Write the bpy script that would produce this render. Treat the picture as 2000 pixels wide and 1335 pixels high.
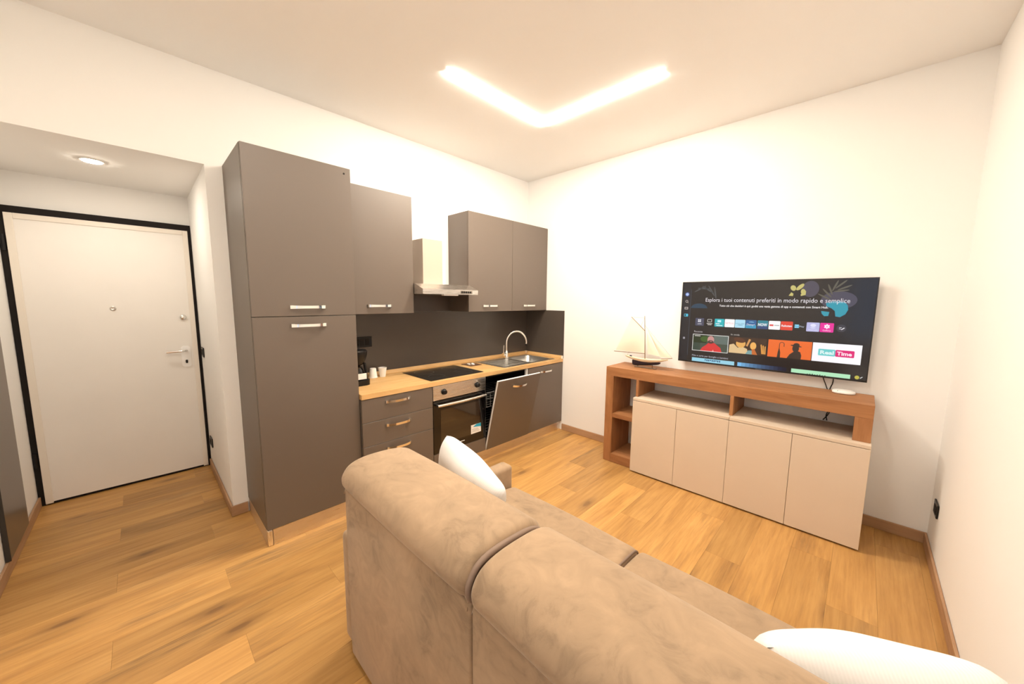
import bpy, bmesh, math, random
from mathutils import Vector, Matrix
random.seed(7)
R = math.radians
for o in list(bpy.data.objects): bpy.data.objects.remove(o, do_unlink=True)
scene = bpy.context.scene
col = scene.collection

# ------------------------------------------------------------------ camera
CAM = Vector((3.1191, -3.4707, 1.5577)); YAW, PITCH, ROLL, FPX = R(44.1897), R(6.6665), R(0.5329), 706.17
fw = Vector((-math.sin(YAW)*math.cos(PITCH), math.cos(YAW)*math.cos(PITCH), -math.sin(PITCH)))
rt = fw.cross(Vector((0, 0, 1))).normalized(); up = rt.cross(fw)
rt2 = rt*math.cos(ROLL)+up*math.sin(ROLL); up2 = up*math.cos(ROLL)-rt*math.sin(ROLL)
cd = bpy.data.cameras.new('camera'); cam = bpy.data.objects.new('camera', cd); col.objects.link(cam)
cam.matrix_world = Matrix(((rt2.x, up2.x, -fw.x, CAM.x), (rt2.y, up2.y, -fw.y, CAM.y), (rt2.z, up2.z, -fw.z, CAM.z), (0, 0, 0, 1)))
cd.sensor_width = 36; cd.sensor_fit = 'HORIZONTAL'; cd.lens = FPX*36/2000; cd.clip_start = 0.02
scene.camera = cam

# ------------------------------------------------------------------ world, exposure
world = bpy.data.worlds.new('world'); scene.world = world; world.use_nodes = True
world.node_tree.nodes['Background'].inputs[0].default_value = (0.55, 0.72, 1.0, 1)
world.node_tree.nodes['Background'].inputs[1].default_value = 1.5
vs = scene.view_settings
vs.view_transform = 'Standard'; vs.look = 'None'; vs.gamma = 1; vs.exposure = 0.0; vs.use_curve_mapping = False
LED_STRENGTH = 330.0; LED2_STRENGTH = 150.0; LED_COLOR = (1.0, 0.89, 0.745)
SPOT_STRENGTH = 330.0

# ------------------------------------------------------------------ helpers
WORLD_AT = {}
def link(o, parent=None):
    col.objects.link(o)
    if parent is not None: o.parent = parent
    return o
def base_of(parent): return WORLD_AT.get(parent.name, Vector()) if parent is not None else Vector()
def thing(name, label, cat, loc, group=None):
    o = bpy.data.objects.new(name, None); o.empty_display_size = 0.05; col.objects.link(o)
    o.location = loc; o['label'] = label; o['category'] = cat
    if group: o['group'] = group
    WORLD_AT[o.name] = Vector(loc)
    return o
def tag(o, label, cat, group=None):
    o['label'] = label; o['category'] = cat
    if group: o['group'] = group
    return o
def obj(name, bm, m, parent=None, smooth=None, loc=None):
    """bm is in world coordinates; the mesh is stored relative to the parent's base (or to loc)."""
    ref = Vector(loc) if loc is not None else base_of(parent)
    bmesh.ops.translate(bm, verts=bm.verts, vec=-ref)
    bmesh.ops.recalc_face_normals(bm, faces=bm.faces)
    me = bpy.data.meshes.new(name); bm.to_mesh(me); bm.free()
    if smooth is not None:
        for f in me.polygons: f.use_smooth = True
        me.set_sharp_from_angle(angle=R(smooth))
    if m is not None: me.materials.append(m)
    o = bpy.data.objects.new(name, me); link(o, parent)
    o.location = ref - base_of(parent)
    WORLD_AT[o.name] = ref
    return o
def struct(o): o['kind'] = 'structure'; return o
def NB(): return bmesh.new()
def box(bm, x0, x1, y0, y1, z0, z1, bev=0, seg=2):
    vs_ = [bm.verts.new((x, y, z)) for x in (x0, x1) for y in (y0, y1) for z in (z0, z1)]
    fs = [bm.faces.new([vs_[i] for i in f]) for f in ((0, 1, 3, 2), (4, 6, 7, 5), (0, 4, 5, 1), (2, 3, 7, 6), (0, 2, 6, 4), (1, 5, 7, 3))]
    if bev:
        es = set(e for f in fs for e in f.edges)
        bmesh.ops.bevel(bm, geom=list(es), offset=bev, segments=seg, profile=0.5, affect='EDGES')
    return bm
def BX(*a, bev=0, seg=2): return box(NB(), *a, bev=bev, seg=seg)
def prism(bm, pts, axis, a0, a1):
    """pts: 2D outline; axis 'x': pts=(y,z); 'y': pts=(x,z); 'z': pts=(x,y)"""
    def P(p, a): return {'x': (a, p[0], p[1]), 'y': (p[0], a, p[1]), 'z': (p[0], p[1], a)}[axis]
    A = [bm.verts.new(P(p, a0)) for p in pts]; C = [bm.verts.new(P(p, a1)) for p in pts]
    bm.faces.new(A); bm.faces.new(C[::-1]); n = len(pts)
    for i in range(n): bm.faces.new((A[i], C[i], C[(i+1) % n], A[(i+1) % n]))
    return bm
def cyl(bm, c, r0, r1, h, axis='z', n=24, caps=True):
    ax = {'x': Vector((1, 0, 0)), 'y': Vector((0, 1, 0)), 'z': Vector((0, 0, 1))}[axis]
    q = ax.to_track_quat('Z', 'Y'); c = Vector(c); rings = []
    for r, t in ((r0, 0), (r1, h)):
        rings.append([bm.verts.new(c+ax*t+q @ Vector((r*math.cos(2*math.pi*i/n), r*math.sin(2*math.pi*i/n), 0))) for i in range(n)])
    for i in range(n): bm.faces.new((rings[0][i], rings[0][(i+1) % n], rings[1][(i+1) % n], rings[1][i]))
    if caps: bm.faces.new(rings[0][::-1]); bm.faces.new(rings[1])
    return bm
def lathe(bm, c, prof, n=32, axis='z'):
    ax = {'x': Vector((1, 0, 0)), 'y': Vector((0, 1, 0)), 'z': Vector((0, 0, 1))}[axis]
    q = ax.to_track_quat('Z', 'Y'); c = Vector(c); rings = []
    for r, t in prof:
        rings.append([bm.verts.new(c+ax*t+q @ Vector((r*math.cos(2*math.pi*i/n), r*math.sin(2*math.pi*i/n), 0))) for i in range(n)])
    for a, b in zip(rings, rings[1:]):
        for i in range(n): bm.faces.new((a[i], a[(i+1) % n], b[(i+1) % n], b[i]))
    bm.faces.new(rings[0][::-1]); bm.faces.new(rings[-1])
    return bm
def spline(pts, k=8):
    pts = [Vector(p) for p in pts]; out = []
    for i in range(len(pts)-1):
        p0 = pts[max(i-1, 0)]; p1 = pts[i]; p2 = pts[i+1]; p3 = pts[min(i+2, len(pts)-1)]
        for j in range(k):
            t = j/k
            out.append(0.5*((2*p1)+(-p0+p2)*t+(2*p0-5*p1+4*p2-p3)*t*t+(-p0+3*p1-3*p2+p3)*t**3))
    out.append(pts[-1]); return out
def tube(bm, pts, r, n=10, r1=None):
    pts = [Vector(p) for p in pts]; rings = []; ref = None
    for i, p in enumerate(pts):
        t = (pts[min(i+1, len(pts)-1)]-pts[max(i-1, 0)]).normalized()
        if ref is None: ref = t.orthogonal().normalized()
        ref = (ref-t*ref.dot(t)).normalized(); b = t.cross(ref)
        rr = r if r1 is None else r+(r1-r)*i/(len(pts)-1)
        rings.append([bm.verts.new(p+(ref*math.cos(2*math.pi*k/n)+b*math.sin(2*math.pi*k/n))*rr) for k in range(n)])
    for a, c in zip(rings, rings[1:]):
        for k in range(n): bm.faces.new((a[k], a[(k+1) % n], c[(k+1) % n], c[k]))
    bm.faces.new(rings[0][::-1]); bm.faces.new(rings[-1]); return bm
def loft_x(bm, prof, x0, x1, rad, nseg=6, nmid=10, bulge=0.0):
    """soft cushion: closed (y,z) outline swept along x with rounded ends and an optional slight bulge"""
    cy = sum(p[0] for p in prof)/len(prof); cz = sum(p[1] for p in prof)/len(prof)
    ext = min(max(p[0] for p in prof)-min(p[0] for p in prof), max(p[1] for p in prof)-min(p[1] for p in prof))/2
    stations = []
    for i in range(nseg+1):
        a = (math.pi/2)*i/nseg; stations.append((x0+rad*(1-math.sin(a)) if False else x0+rad*(1-math.cos(a)), rad*(1-math.sin(a))))
    mid = [(x0+rad+(x1-x0-2*rad)*i/nmid, -bulge*math.sin(math.pi*i/nmid)) for i in range(1, nmid)]
    end = [(x0+x1-x, d) for x, d in stations[::-1]]
    rings = []
    for x, d in stations+mid+end:
        ring = []
        for i, (y, z) in enumerate(prof):
            p0 = prof[i-1]; p1 = prof[(i+1) % len(prof)]
            t = Vector((p1[0]-p0[0], p1[1]-p0[1])).normalized(); nrm = Vector((t.y, -t.x))
            if nrm.dot(Vector((y-cy, z-cz))) < 0: nrm = -nrm
            ring.append(bm.verts.new((x, y-nrm.x*d, z-nrm.y*d)))
        rings.append(ring)
    n = len(prof)
    for a, c in zip(rings, rings[1:]):
        for k in range(n): bm.faces.new((a[k], a[(k+1) % n], c[(k+1) % n], c[k]))
    bm.faces.new(rings[0][::-1]); bm.faces.new(rings[-1]); return bm
def close_spline(pts, k=4):
    n = len(pts); out = []
    for i in range(n):
        p0, p1, p2, p3 = (Vector(pts[(i+j-1) % n]) for j in range(4))
        for j in range(k):
            t = j/k
            v = 0.5*((2*p1)+(-p0+p2)*t+(2*p0-5*p1+4*p2-p3)*t*t+(-p0+3*p1-3*p2+p3)*t**3)
            out.append((v.x, v.y))
    return out

# ------------------------------------------------------------------ materials
def mat(name, colr, rough=0.5, metal=0.0, spec=0.5, emit=None, estr=1.0, coat=0.0, trans=0.0, alpha=1.0):
    m = bpy.data.materials.new(name); m.use_nodes = True
    p = m.node_tree.nodes['Principled BSDF']
    p.inputs['Base Color'].default_value = (*colr, 1); p.inputs['Roughness'].default_value = rough
    p.inputs['Metallic'].default_value = metal; p.inputs['Specular IOR Level'].default_value = spec
    p.inputs['Coat Weight'].default_value = coat; p.inputs['Transmission Weight'].default_value = trans
    if emit: p.inputs['Emission Color'].default_value = (*emit, 1); p.inputs['Emission Strength'].default_value = estr
    return m
class NT:
    def __init__(s, m): s.t = m.node_tree; s.p = s.t.nodes['Principled BSDF']
    def n(s, typ, **kw):
        nd = s.t.nodes.new(typ)
        for k, v in kw.items():
            if k in nd.inputs.keys() if isinstance(k, str) else False: nd.inputs[k].default_value = v
            else: setattr(nd, k, v)
        return nd
    def l(s, a, b): s.t.links.new(a, b)
    def math(s, op, a, b):
        nd = s.t.nodes.new('ShaderNodeMath'); nd.operation = op
        for i, v in enumerate((a, b)):
            if isinstance(v, (int, float)): nd.inputs[i].default_value = v
            else: s.l(v, nd.inputs[i])
        return nd.outputs[0]
    def coords(s, scale=(1, 1, 1), kind='Object', randomize=0.0):
        tc = s.n('ShaderNodeTexCoord'); mp = s.n('ShaderNodeMapping'); mp.inputs['Scale'].default_value = scale
        out = tc.outputs[kind]
        if randomize:
            oi = s.n('ShaderNodeObjectInfo'); cx = s.n('ShaderNodeCombineXYZ')
            r = s.math('MULTIPLY', oi.outputs['Random'], randomize)
            s.l(r, cx.inputs[0]); s.l(s.math('MULTIPLY', r, 1.7), cx.inputs[1]); s.l(s.math('MULTIPLY', r, 2.3), cx.inputs[2])
            ad = s.n('ShaderNodeVectorMath'); ad.operation = 'ADD'; s.l(out, ad.inputs[0]); s.l(cx.outputs[0], ad.inputs[1]); out = ad.outputs[0]
        s.l(out, mp.inputs[0]); return mp.outputs[0]
    def noise(s, vec, scale, detail=4, rough=0.55, dist=0.0):
        nd = s.n('ShaderNodeTexNoise'); s.l(vec, nd.inputs['Vector']); nd.inputs['Scale'].default_value = scale
        nd.inputs['Detail'].default_value = detail; nd.inputs['Roughness'].default_value = rough; nd.inputs['Distortion'].default_value = dist
        return nd.outputs['Fac']
    def ramp(s, fac, stops):
        nd = s.n('ShaderNodeValToRGB'); s.l(fac, nd.inputs[0]); e = nd.color_ramp.elements
        while len(e) < len(stops): e.new(0.5)
        for el, (pos, c) in zip(e, stops): el.position = pos; el.color = (*c, 1) if len(c) == 3 else c
        return nd.outputs[0]
    def mix(s, fac, a, b, mode='MIX'):
        nd = s.n('ShaderNodeMix'); nd.data_type = 'RGBA'; nd.blend_type = mode
        for sock, v in ((nd.inputs[0], fac), (nd.inputs[6], a), (nd.inputs[7], b)):
            if isinstance(v, (int, float)): sock.default_value = v
            elif isinstance(v, tuple): sock.default_value = (*v, 1)
            else: s.l(v, sock)
        return nd.outputs[2]
    def bump(s, h, strength, dist=0.001):
        nd = s.n('ShaderNodeBump'); s.l(h, nd.inputs['Height']); nd.inputs['Strength'].default_value = strength; nd.inputs['Distance'].default_value = dist
        s.l(nd.outputs[0], s.p.inputs['Normal'])
    def color(s, c): s.l(c, s.p.inputs['Base Color'])

def plaster(name, c):
    m = mat(name, c, 0.9, spec=0.2); t = NT(m); v = t.coords((1, 1, 1))
    t.color(t.mix(t.noise(v, 1.3, 3), tuple(x*0.985 for x in c), tuple(min(1, x*1.01) for x in c)))
    t.bump(t.noise(v, 160, 3), 0.06, 0.0006); return m
def wood(name, light, mid, dark, along='y', fine=55, rough=0.42, randomize=0.0, knots=0.0, vary=0.0, contrast=1.0, bump=0.1):
    m = mat(name, mid, rough, spec=0.4); t = NT(m)
    sc = {'x': (0.06, 1, 1), 'y': (1, 0.06, 1), 'z': (1, 1, 0.06)}[along]
    v = t.coords(sc, randomize=randomize)
    sc2 = {'x': (0.22, 1, 1), 'y': (1, 0.22, 1), 'z': (1, 1, 0.22)}[along]
    v2 = t.coords(sc2, randomize=randomize)
    g = t.noise(v, fine, 6, 0.65, 0.6)
    b = t.noise(v2, 7.5, 4, 0.6, 1.4)
    c1 = t.ramp(g, [(0.28, dark), (0.5, mid), (0.72, light)])
    c2 = t.ramp(b, [(0.30, dark), (0.48, mid), (0.66, light)])
    c = t.mix(0.62*contrast, c1, c2) if contrast <= 1 else t.mix(0.7, c1, c2)
    if knots:
        vo = t.n('ShaderNodeTexVoronoi'); sk = {'x': (0.4, 1, 1), 'y': (1, 0.4, 1), 'z': (1, 1, 0.4)}[along]
        vk = t.coords(sk, randomize=randomize); t.l(vk, vo.inputs['Vector']); vo.inputs['Scale'].default_value = knots
        d = t.math('ADD', vo.outputs['Distance'], t.math('MULTIPLY', t.noise(v2, 30, 3), 0.10))
        k = t.ramp(d, [(0.085, (1, 1, 1)), (0.17, (0, 0, 0))])
        c = t.mix(t.math('MULTIPLY', k, 0.6), c, tuple(x*0.45 for x in dark))
    if vary:
        oi = t.n('ShaderNodeObjectInfo')
        f = t.math('ADD', t.math('MULTIPLY', oi.outputs['Random'], vary), 1-vary*0.6)
        cx = t.n('ShaderNodeCombineColor'); [t.l(f, cx.inputs[i]) for i in range(3)]
        c = t.mix(1.0, c, cx.outputs[0], 'MULTIPLY')
    t.color(c); t.bump(g, bump, 0.0006)
    t.l(t.ramp(g, [(0.3, (rough+0.12,)*3), (0.7, (rough-0.04,)*3)]), t.p.inputs['Roughness'])
    return m
def lacquer(name, c, rough=0.4, spec=0.45):
    m = mat(name, c, rough, spec=spec); t = NT(m); v = t.coords((1, 1, 1), kind='Object')
    t.color(t.mix(t.noise(v, 2.0, 4), tuple(x*0.95 for x in c), tuple(x*1.05 for x in c)))
    t.bump(t.noise(v, 420, 2), 0.05, 0.0003); return m
def suede(name, c):
    m = mat(name, c, 0.85, spec=0.25); t = NT(m); v = t.coords((1, 1, 1))
    a = t.noise(v, 3.2, 3, 0.5, 1.2); b = t.noise(v, 9, 5, 0.62, 2.6)
    f = t.math('ADD', t.math('MULTIPLY', a, 0.55), t.math('MULTIPLY', b, 0.45))
    t.color(t.ramp(f, [(0.34, tuple(x*0.68 for x in c)), (0.45, tuple(x*0.93 for x in c)), (0.52, c), (0.64, tuple(min(1, x*1.14) for x in c))]))
    t.p.inputs['Sheen Weight'].default_value = 0.35; t.p.inputs['Sheen Roughness'].default_value = 0.45
    t.p.inputs['Sheen Tint'].default_value = (1, 0.9, 0.78, 1)
    t.bump(t.noise(v, 700, 2), 0.25, 0.0006); return m
def brushed(name, c, rough, along='y'):
    m = mat(name, c, rough, 1.0); t = NT(m); sc = {'x': (0.02, 1, 1), 'y': (1, 0.02, 1), 'z': (1, 1, 0.02)}[along]
    g = t.noise(t.coords(sc), 300, 3)
    t.l(t.ramp(g, [(0.3, (rough*0.75,)*3), (0.7, (rough*1.25,)*3)]), t.p.inputs['Roughness']); t.bump(g, 0.04, 0.0003); return m
def linen(name, c):
    m = mat(name, c, 0.92, spec=0.15); t = NT(m); v = t.coords((1, 1, 1), kind='Object')
    w = t.n('ShaderNodeTexWave'); t.l(v, w.inputs['Vector']); w.inputs['Scale'].default_value = 42; w.inputs['Distortion'].default_value = 0.6
    w.bands_direction = 'X'
    t.color(t.mix(w.outputs['Fac'], tuple(x*0.96 for x in c), c))
    h = t.math('ADD', t.math('MULTIPLY', w.outputs['Fac'], 0.5), t.math('MULTIPLY', t.noise(v, 9, 4, 0.6, 0.8), 3.0))
    t.bump(h, 0.22, 0.003); t.p.inputs['Sheen Weight'].default_value = 0.2; return m
def glow(name, c, s=1.0, base=(0.01, 0.01, 0.012)):
    return mat(name, base, 0.22, spec=0.5, emit=c, estr=s)

M = {}
M['wall'] = plaster('wall_paint', (0.935, 0.925, 0.905))
M['ceil'] = plaster('ceiling_paint', (0.945, 0.935, 0.915))
def plank_wood():
    m = mat('floor_oak', (0.58, 0.34, 0.135), 0.36, spec=0.4); t = NT(m)
    v = t.coords((1, 0.045, 1), randomize=37.0); v2 = t.coords((1, 0.13, 1), randomize=37.0); v3 = t.coords((1, 0.35, 1), randomize=37.0)
    g = t.noise(v, 60, 5, 0.65, 0.25)                       # fine grain
    b = t.noise(v2, 9, 4, 0.6, 0.7)                         # broad figure
    c = t.mix(0.5, t.ramp(g, [(0.30, (0.388, 0.194, 0.058)), (0.5, (0.553, 0.297, 0.092)), (0.70, (0.660, 0.374, 0.126))]),
              t.ramp(b, [(0.32, (0.369, 0.181, 0.058)), (0.47, (0.543, 0.288, 0.088)), (0.64, (0.679, 0.387, 0.133))]))
    # smoky streaks typical of rustic oak decor
    st = t.ramp(t.noise(v2, 4.2, 5, 0.62, 0.4), [(0.52, (0, 0, 0)), (0.68, (1, 1, 1))])
    fl_ = t.ramp(t.noise(v, 95, 3, 0.7), [(0.38, (0.15,)*3), (0.62, (1, 1, 1))])
    c = t.mix(t.math('MULTIPLY', t.math('MULTIPLY', st, fl_), 0.72), c, (0.17, 0.095, 0.045))
    vo = t.n('ShaderNodeTexVoronoi'); t.l(v3, vo.inputs['Vector']); vo.voronoi_dimensions = '2D'; vo.inputs['Scale'].default_value = 2.2
    d = t.math('ADD', vo.outputs['Distance'], t.math('MULTIPLY', t.noise(v2, 40, 3), 0.07))
    k = t.ramp(d, [(0.055, (1, 1, 1)), (0.075, (0.55,)*3), (0.15, (0, 0, 0))])
    c = t.mix(t.math('MULTIPLY', k, 0.7), c, (0.15, 0.07, 0.03))
    oi = t.n('ShaderNodeObjectInfo'); f = t.math('ADD', t.math('MULTIPLY', oi.outputs['Random'], 0.34), 0.79)
    cx = t.n('ShaderNodeCombineColor'); [t.l(f, cx.inputs[i]) for i in range(3)]
    t.color(t.mix(1.0, c, cx.outputs[0], 'MULTIPLY')); t.bump(g, 0.12, 0.0005)
    t.l(t.ramp(g, [(0.3, (0.46,)*3), (0.7, (0.32,)*3)]), t.p.inputs['Roughness']); return m
M['plank'] = plank_wood()
M['subfloor'] = mat('subfloor_brown', (0.10, 0.055, 0.025), 0.9)
M['skirt'] = wood('skirting_oak', (0.52, 0.32, 0.18), (0.44, 0.26, 0.145), (0.32, 0.18, 0.095), 'y', fine=40, rough=0.5)
M['skirt_x'] = wood('skirting_oak_x', (0.52, 0.32, 0.18), (0.44, 0.26, 0.145), (0.32, 0.18, 0.095), 'x', fine=40, rough=0.5)
M['grey'] = lacquer('anthracite_laminate', (0.128, 0.098, 0.075), 0.46, 0.8)
M['grey_gloss'] = lacquer('splashback_grey', (0.078, 0.063, 0.053), 0.28)
M['carcass'] = mat('carcass_grey', (0.10, 0.085, 0.075), 0.6)
M['top'] = wood('worktop_oak', (0.74, 0.48, 0.215), (0.66, 0.40, 0.162), (0.53, 0.30, 0.112), 'y', fine=60, rough=0.45, bump=0.05)
M['top_x'] = wood('worktop_oak_x', (0.74, 0.48, 0.215), (0.66, 0.40, 0.162), (0.53, 0.30, 0.112), 'x', fine=60, rough=0.45, bump=0.05)
M['walnut'] = wood('unit_oak', (0.46, 0.215, 0.087), (0.36, 0.157, 0.060), (0.22, 0.090, 0.035), 'x', fine=42, rough=0.5, bump=0.15)
M['walnut_z'] = wood('unit_oak_upright', (0.46, 0.215, 0.087), (0.36, 0.157, 0.060), (0.22, 0.090, 0.035), 'z', fine=42, rough=0.5, bump=0.15)
M['beige'] = lacquer('cashmere_lacquer', (0.71, 0.59, 0.465), 0.5, 0.35)
M['chrome'] = mat('chrome', (0.86, 0.85, 0.83), 0.10, 1.0)
M['steel'] = brushed('brushed_steel', (0.74, 0.71, 0.67), 0.30)
M['alu'] = brushed('plinth_aluminium', (0.80, 0.74, 0.68), 0.34)
M['sinksteel'] = brushed('sink_steel', (0.72, 0.71, 0.68), 0.33)
M['black'] = mat('black_plastic', (0.009, 0.008, 0.008), 0.32, spec=0.3)
M['blackmatte'] = mat('black_matte', (0.014, 0.011, 0.010), 0.7, spec=0.2)
M['blackglass'] = mat('black_glass', (0.006, 0.005, 0.005), 0.10, spec=0.5)
M['hobglass'] = mat('hob_glass', (0.010, 0.009, 0.008), 0.22, spec=0.35)
M['ovenglass'] = mat('oven_window', (0.020, 0.014, 0.010), 0.05, spec=0.9)
M['white'] = mat('white_plastic', (0.84, 0.83, 0.80), 0.4)
M['doorwhite'] = lacquer('door_white', (0.90, 0.87, 0.83), 0.45, 0.35)
M['doorwhite2'] = lacquer('door_trim_white', (0.86, 0.80, 0.72), 0.45, 0.35)
M['paper'] = mat('paper_white', (0.86, 0.84, 0.80), 0.8)
M['suede'] = suede('sofa_suede', (0.375, 0.258, 0.160))
M['piping'] = mat('sofa_piping', (0.24, 0.165, 0.12), 0.75)
M['linen'] = linen('cushion_linen', (0.86, 0.85, 0.84))
M['led'] = mat('led_diffuser', (0.9, 0.9, 0.9), 0.5, emit=LED_COLOR, estr=LED_STRENGTH)
M['led2'] = mat('led_diffuser_fill', (0.9, 0.9, 0.9), 0.5, emit=LED_COLOR, estr=LED2_STRENGTH)
M['spot'] = mat('downlight_lens', (0.9, 0.9, 0.9), 0.5, emit=LED_COLOR, estr=SPOT_STRENGTH)
M['panelgrey'] = lacquer('panel_gloss', (0.11, 0.085, 0.066), 0.30, 0.4)
M['paneledge'] = mat('panel_edge', (0.03, 0.026, 0.022), 0.5)
M['sail'] = mat('sail_cloth', (0.88, 0.82, 0.68), 0.85)
M['spar'] = mat('spar_wood', (0.24, 0.14, 0.075), 0.5)
M['hullcream'] = mat('hull_cream', (0.84, 0.75, 0.55), 0.45)
M['navy'] = mat('hull_navy', (0.012, 0.014, 0.035), 0.35)
M['brass'] = mat('stand_brass', (0.20, 0.13, 0.08), 0.4, 0.6)
M['bluelabel'] = mat('label_blue', (0.02, 0.36, 0.55), 0.6)
M['tray'] = mat('tray_brown', (0.13, 0.065, 0.035), 0.35)

# ================================================================== STRUCTURE
CEIL, XW, YR = 2.9976, 3.5345, -4.10
YAL, XD, ZS = -3.1098, -1.1576, 2.4026
fl = struct(obj('floor', BX(-1.30, 3.65, -4.22, 0.12, -0.10, -0.012), M['subfloor']))
fl['label'] = 'oak laminate plank floor of the room'; fl['category'] = 'floor'
PW, PL, X0, Y0 = 0.1922, 1.287, 0.029, -3.24
k0 = math.floor((XD-X0)/PW); k1 = math.ceil((XW-X0)/PW)
for k in range(k0, k1+1):
    xa = X0+k*PW; xb = xa+PW
    off = Y0-0.43*(k % 3)
    j0 = math.floor((YR-off)/PL)
    for j in range(j0, j0+6):
        ya = off+j*PL; yb = ya+PL
        cxa, cxb = max(xa, XD), min(xb, XW); cya, cyb = max(ya, YR), min(yb, 0.0)
        if xb <= 0.25: cyb = min(cyb, -2.40)          # the kitchen block and alcove side
        if xb <= 0.0: cyb = min(cyb, YAL)
        if cxa < 0 < cxb and cyb > YAL: pass
        if cxb-cxa < 0.005 or cyb-cya < 0.02: continue
        g = 0.0002
        bm = BX(cxa+g, cxb-g, cya+g, cyb-g, -0.012, 0.0, bev=0.0004, seg=1)
        obj('plank', bm, M['plank'], fl, loc=((cxa+cxb)/2, (cya+cyb)/2, 0))
def wall(name, boxes, m=None, label=None):
    bm = NB()
    for b in boxes: box(bm, *b)
    o = struct(obj(name, bm, m or M['wall']))
    if label: o['label'] = label
    return o
wall('wall_left', [(-1.30, 0.0, YAL, 0.12, 0, CEIL+0.1), (-1.30, 0.0, YR-0.12, YAL, ZS, CEIL+0.1)], label='white kitchen wall with lowered soffit over the entrance')
wall('wall_entrance', [(-1.42, XD, YR-0.12, YAL, 0, ZS)], label='white wall around the entrance door')
wall('wall_back', [(0.0, XW+0.12, 0.0, 0.12, 0, CEIL+0.1)], label='white wall behind the television')
wall('wall_right', [(XW, XW+0.12, YR-0.12, 0.0, 0, CEIL+0.1)], label='white wall on the right')
WX0, WX1, WZ0, WZ1 = 2.86, 3.44, 0.95, 2.15
wall('wall_rear', [(-1.30, WX0, YR-0.12, YR, 0, CEIL+0.1), (WX1, XW, YR-0.12, YR, 0, CEIL+0.1), (WX0, WX1, YR-0.12, YR, 0, WZ0), (WX0, WX1, YR-0.12, YR, WZ1, CEIL+0.1)], label='white wall behind the camera')
wall('ceiling', [(-1.30, XW+0.12, YR-0.12, 0.12, CEIL, CEIL+0.1)], M['ceil'], 'white painted ceiling')
# window behind the camera (only seen as a reflection)
w = thing('window_1', 'narrow window in the wall behind the camera', 'window', (3.15, YR-0.06, WZ0)); w['kind'] = 'structure'
for a in ((WX0, WX0+0.045, WZ0, WZ1), (WX1-0.045, WX1, WZ0, WZ1), (WX0+0.045, WX1-0.045, WZ0, WZ0+0.05), (WX0+0.045, WX1-0.045, WZ1-0.05, WZ1)):
    obj('frame', BX(a[0]+0.001, a[1]-0.001, YR-0.10, YR-0.04, a[2]+0.001, a[3]-0.001, bev=0.004), M['white'], w)
glass = mat('window_glass', (1, 1, 1), 0.0, trans=1.0); glass.node_tree.nodes['Principled BSDF'].inputs['IOR'].default_value = 1.02
obj('pane', BX(WX0+0.046, WX1-0.046, YR-0.073, YR-0.069, WZ0+0.051, WZ1-0.051), glass, w)

# skirting boards
BBH, BBT = 0.0764, 0.013
def skirt(name, a, m):
    o = struct(obj(name, BX(*a, bev=0.003, seg=2), m)); o['label'] = 'oak skirting board'
skirt('baseboard_back', (0.605, XW-0.001, -BBT-0.001, -0.001, 0.001, BBH), M['skirt_x'])
skirt('baseboard_right', (XW-BBT-0.001, XW-0.001, YR+0.016, -BBT-0.003, 0.001, BBH), M['skirt'])
skirt('baseboard_left', (0.001, BBT+0.001, YAL-BBT-0.001, -3.024, 0.001, BBH), M['skirt'])
skirt('baseboard_entrance', (XD+0.06, -0.001, YAL-BBT-0.001, YAL-0.001, 0.001, BBH), M['skirt_x'])
skirt('baseboard_rear', (XD+0.03, XW-BBT-0.004, YR+0.001, YR+BBT+0.001, 0.001, BBH), M['skirt_x'])

# ------------------------------------------------------------------ entrance door
d = thing('door_1', 'white armoured entrance door with black surround and lever handle', 'door', (XD, -3.6, 0)); d['kind'] = 'structure'
obj('leaf', BX(XD+0.002, XD+0.030, -4.068, -3.132, 0.022, 2.118), M['doorwhite'], d)
for a in ((-4.068, -4.030, 0.012, 2.118), (-3.166, -3.132, 0.012, 2.118), (-4.030, -3.166, 2.080, 2.118)):
    obj('leaf_trim', BX(XD+0.030, XD+0.037, *a, bev=0.003), M['doorwhite2'], d)
for a in ((-4.099, -4.070, 0.002, 2.166), (-3.130, -3.112, 0.002, 2.166), (-4.070, -3.130, 2.121, 2.166)):
    obj('frame', BX(XD+0.001, XD+0.026, *a), M['blackmatte'], d)
obj('bottom_seal', BX(XD+0.003, XD+0.020, -4.06, -3.135, 0.003, 0.020), M['blackmatte'], d)
XF = XD+0.030
pl = []
def rrect(y0, y1, z0, z1, r, n=6):
    out = []
    for cx_, cz_, a0 in ((y1-r, z1-r, 0), (y0+r, z1-r, 90), (y0+r, z0+r, 180), (y1-r, z0+r, 270)):
        for i in range(n+1):
            a = R(a0+90*i/n); out.append((cx_+r*math.cos(a), cz_+r*math.sin(a)))
    return out
hp = obj('handle_plate', prism(NB(), rrect(-3.245, -3.183, 0.945, 1.128, 0.022), 'x', XF, XF+0.009), mat('plate_white', (0.97, 0.96, 0.95), 0.35), d, smooth=40)
obj('keyhole', prism(NB(), rrect(-3.222, -3.206, 0.978, 1.008, 0.007), 'x', XF+0.009, XF+0.011), M['black'], hp)
obj('lever', tube(NB(), spline([(XF+0.009, -3.212, 1.092), (XF+0.045, -3.212, 1.092), (XF+0.058, -3.228, 1.092), (XF+0.060, -3.262, 1.091), (XF+0.058, -3.340, 1.089)], 6), 0.0095, 12), M['chrome'], d, smooth=50)
obj('knob', lathe(NB(), (XF, -3.212, 1.380), [(0.021, 0), (0.023, 0.004), (0.023, 0.012), (0.017, 0.019), (0.008, 0.022)], 24, 'x'), M['chrome'], d, smooth=40)
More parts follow.
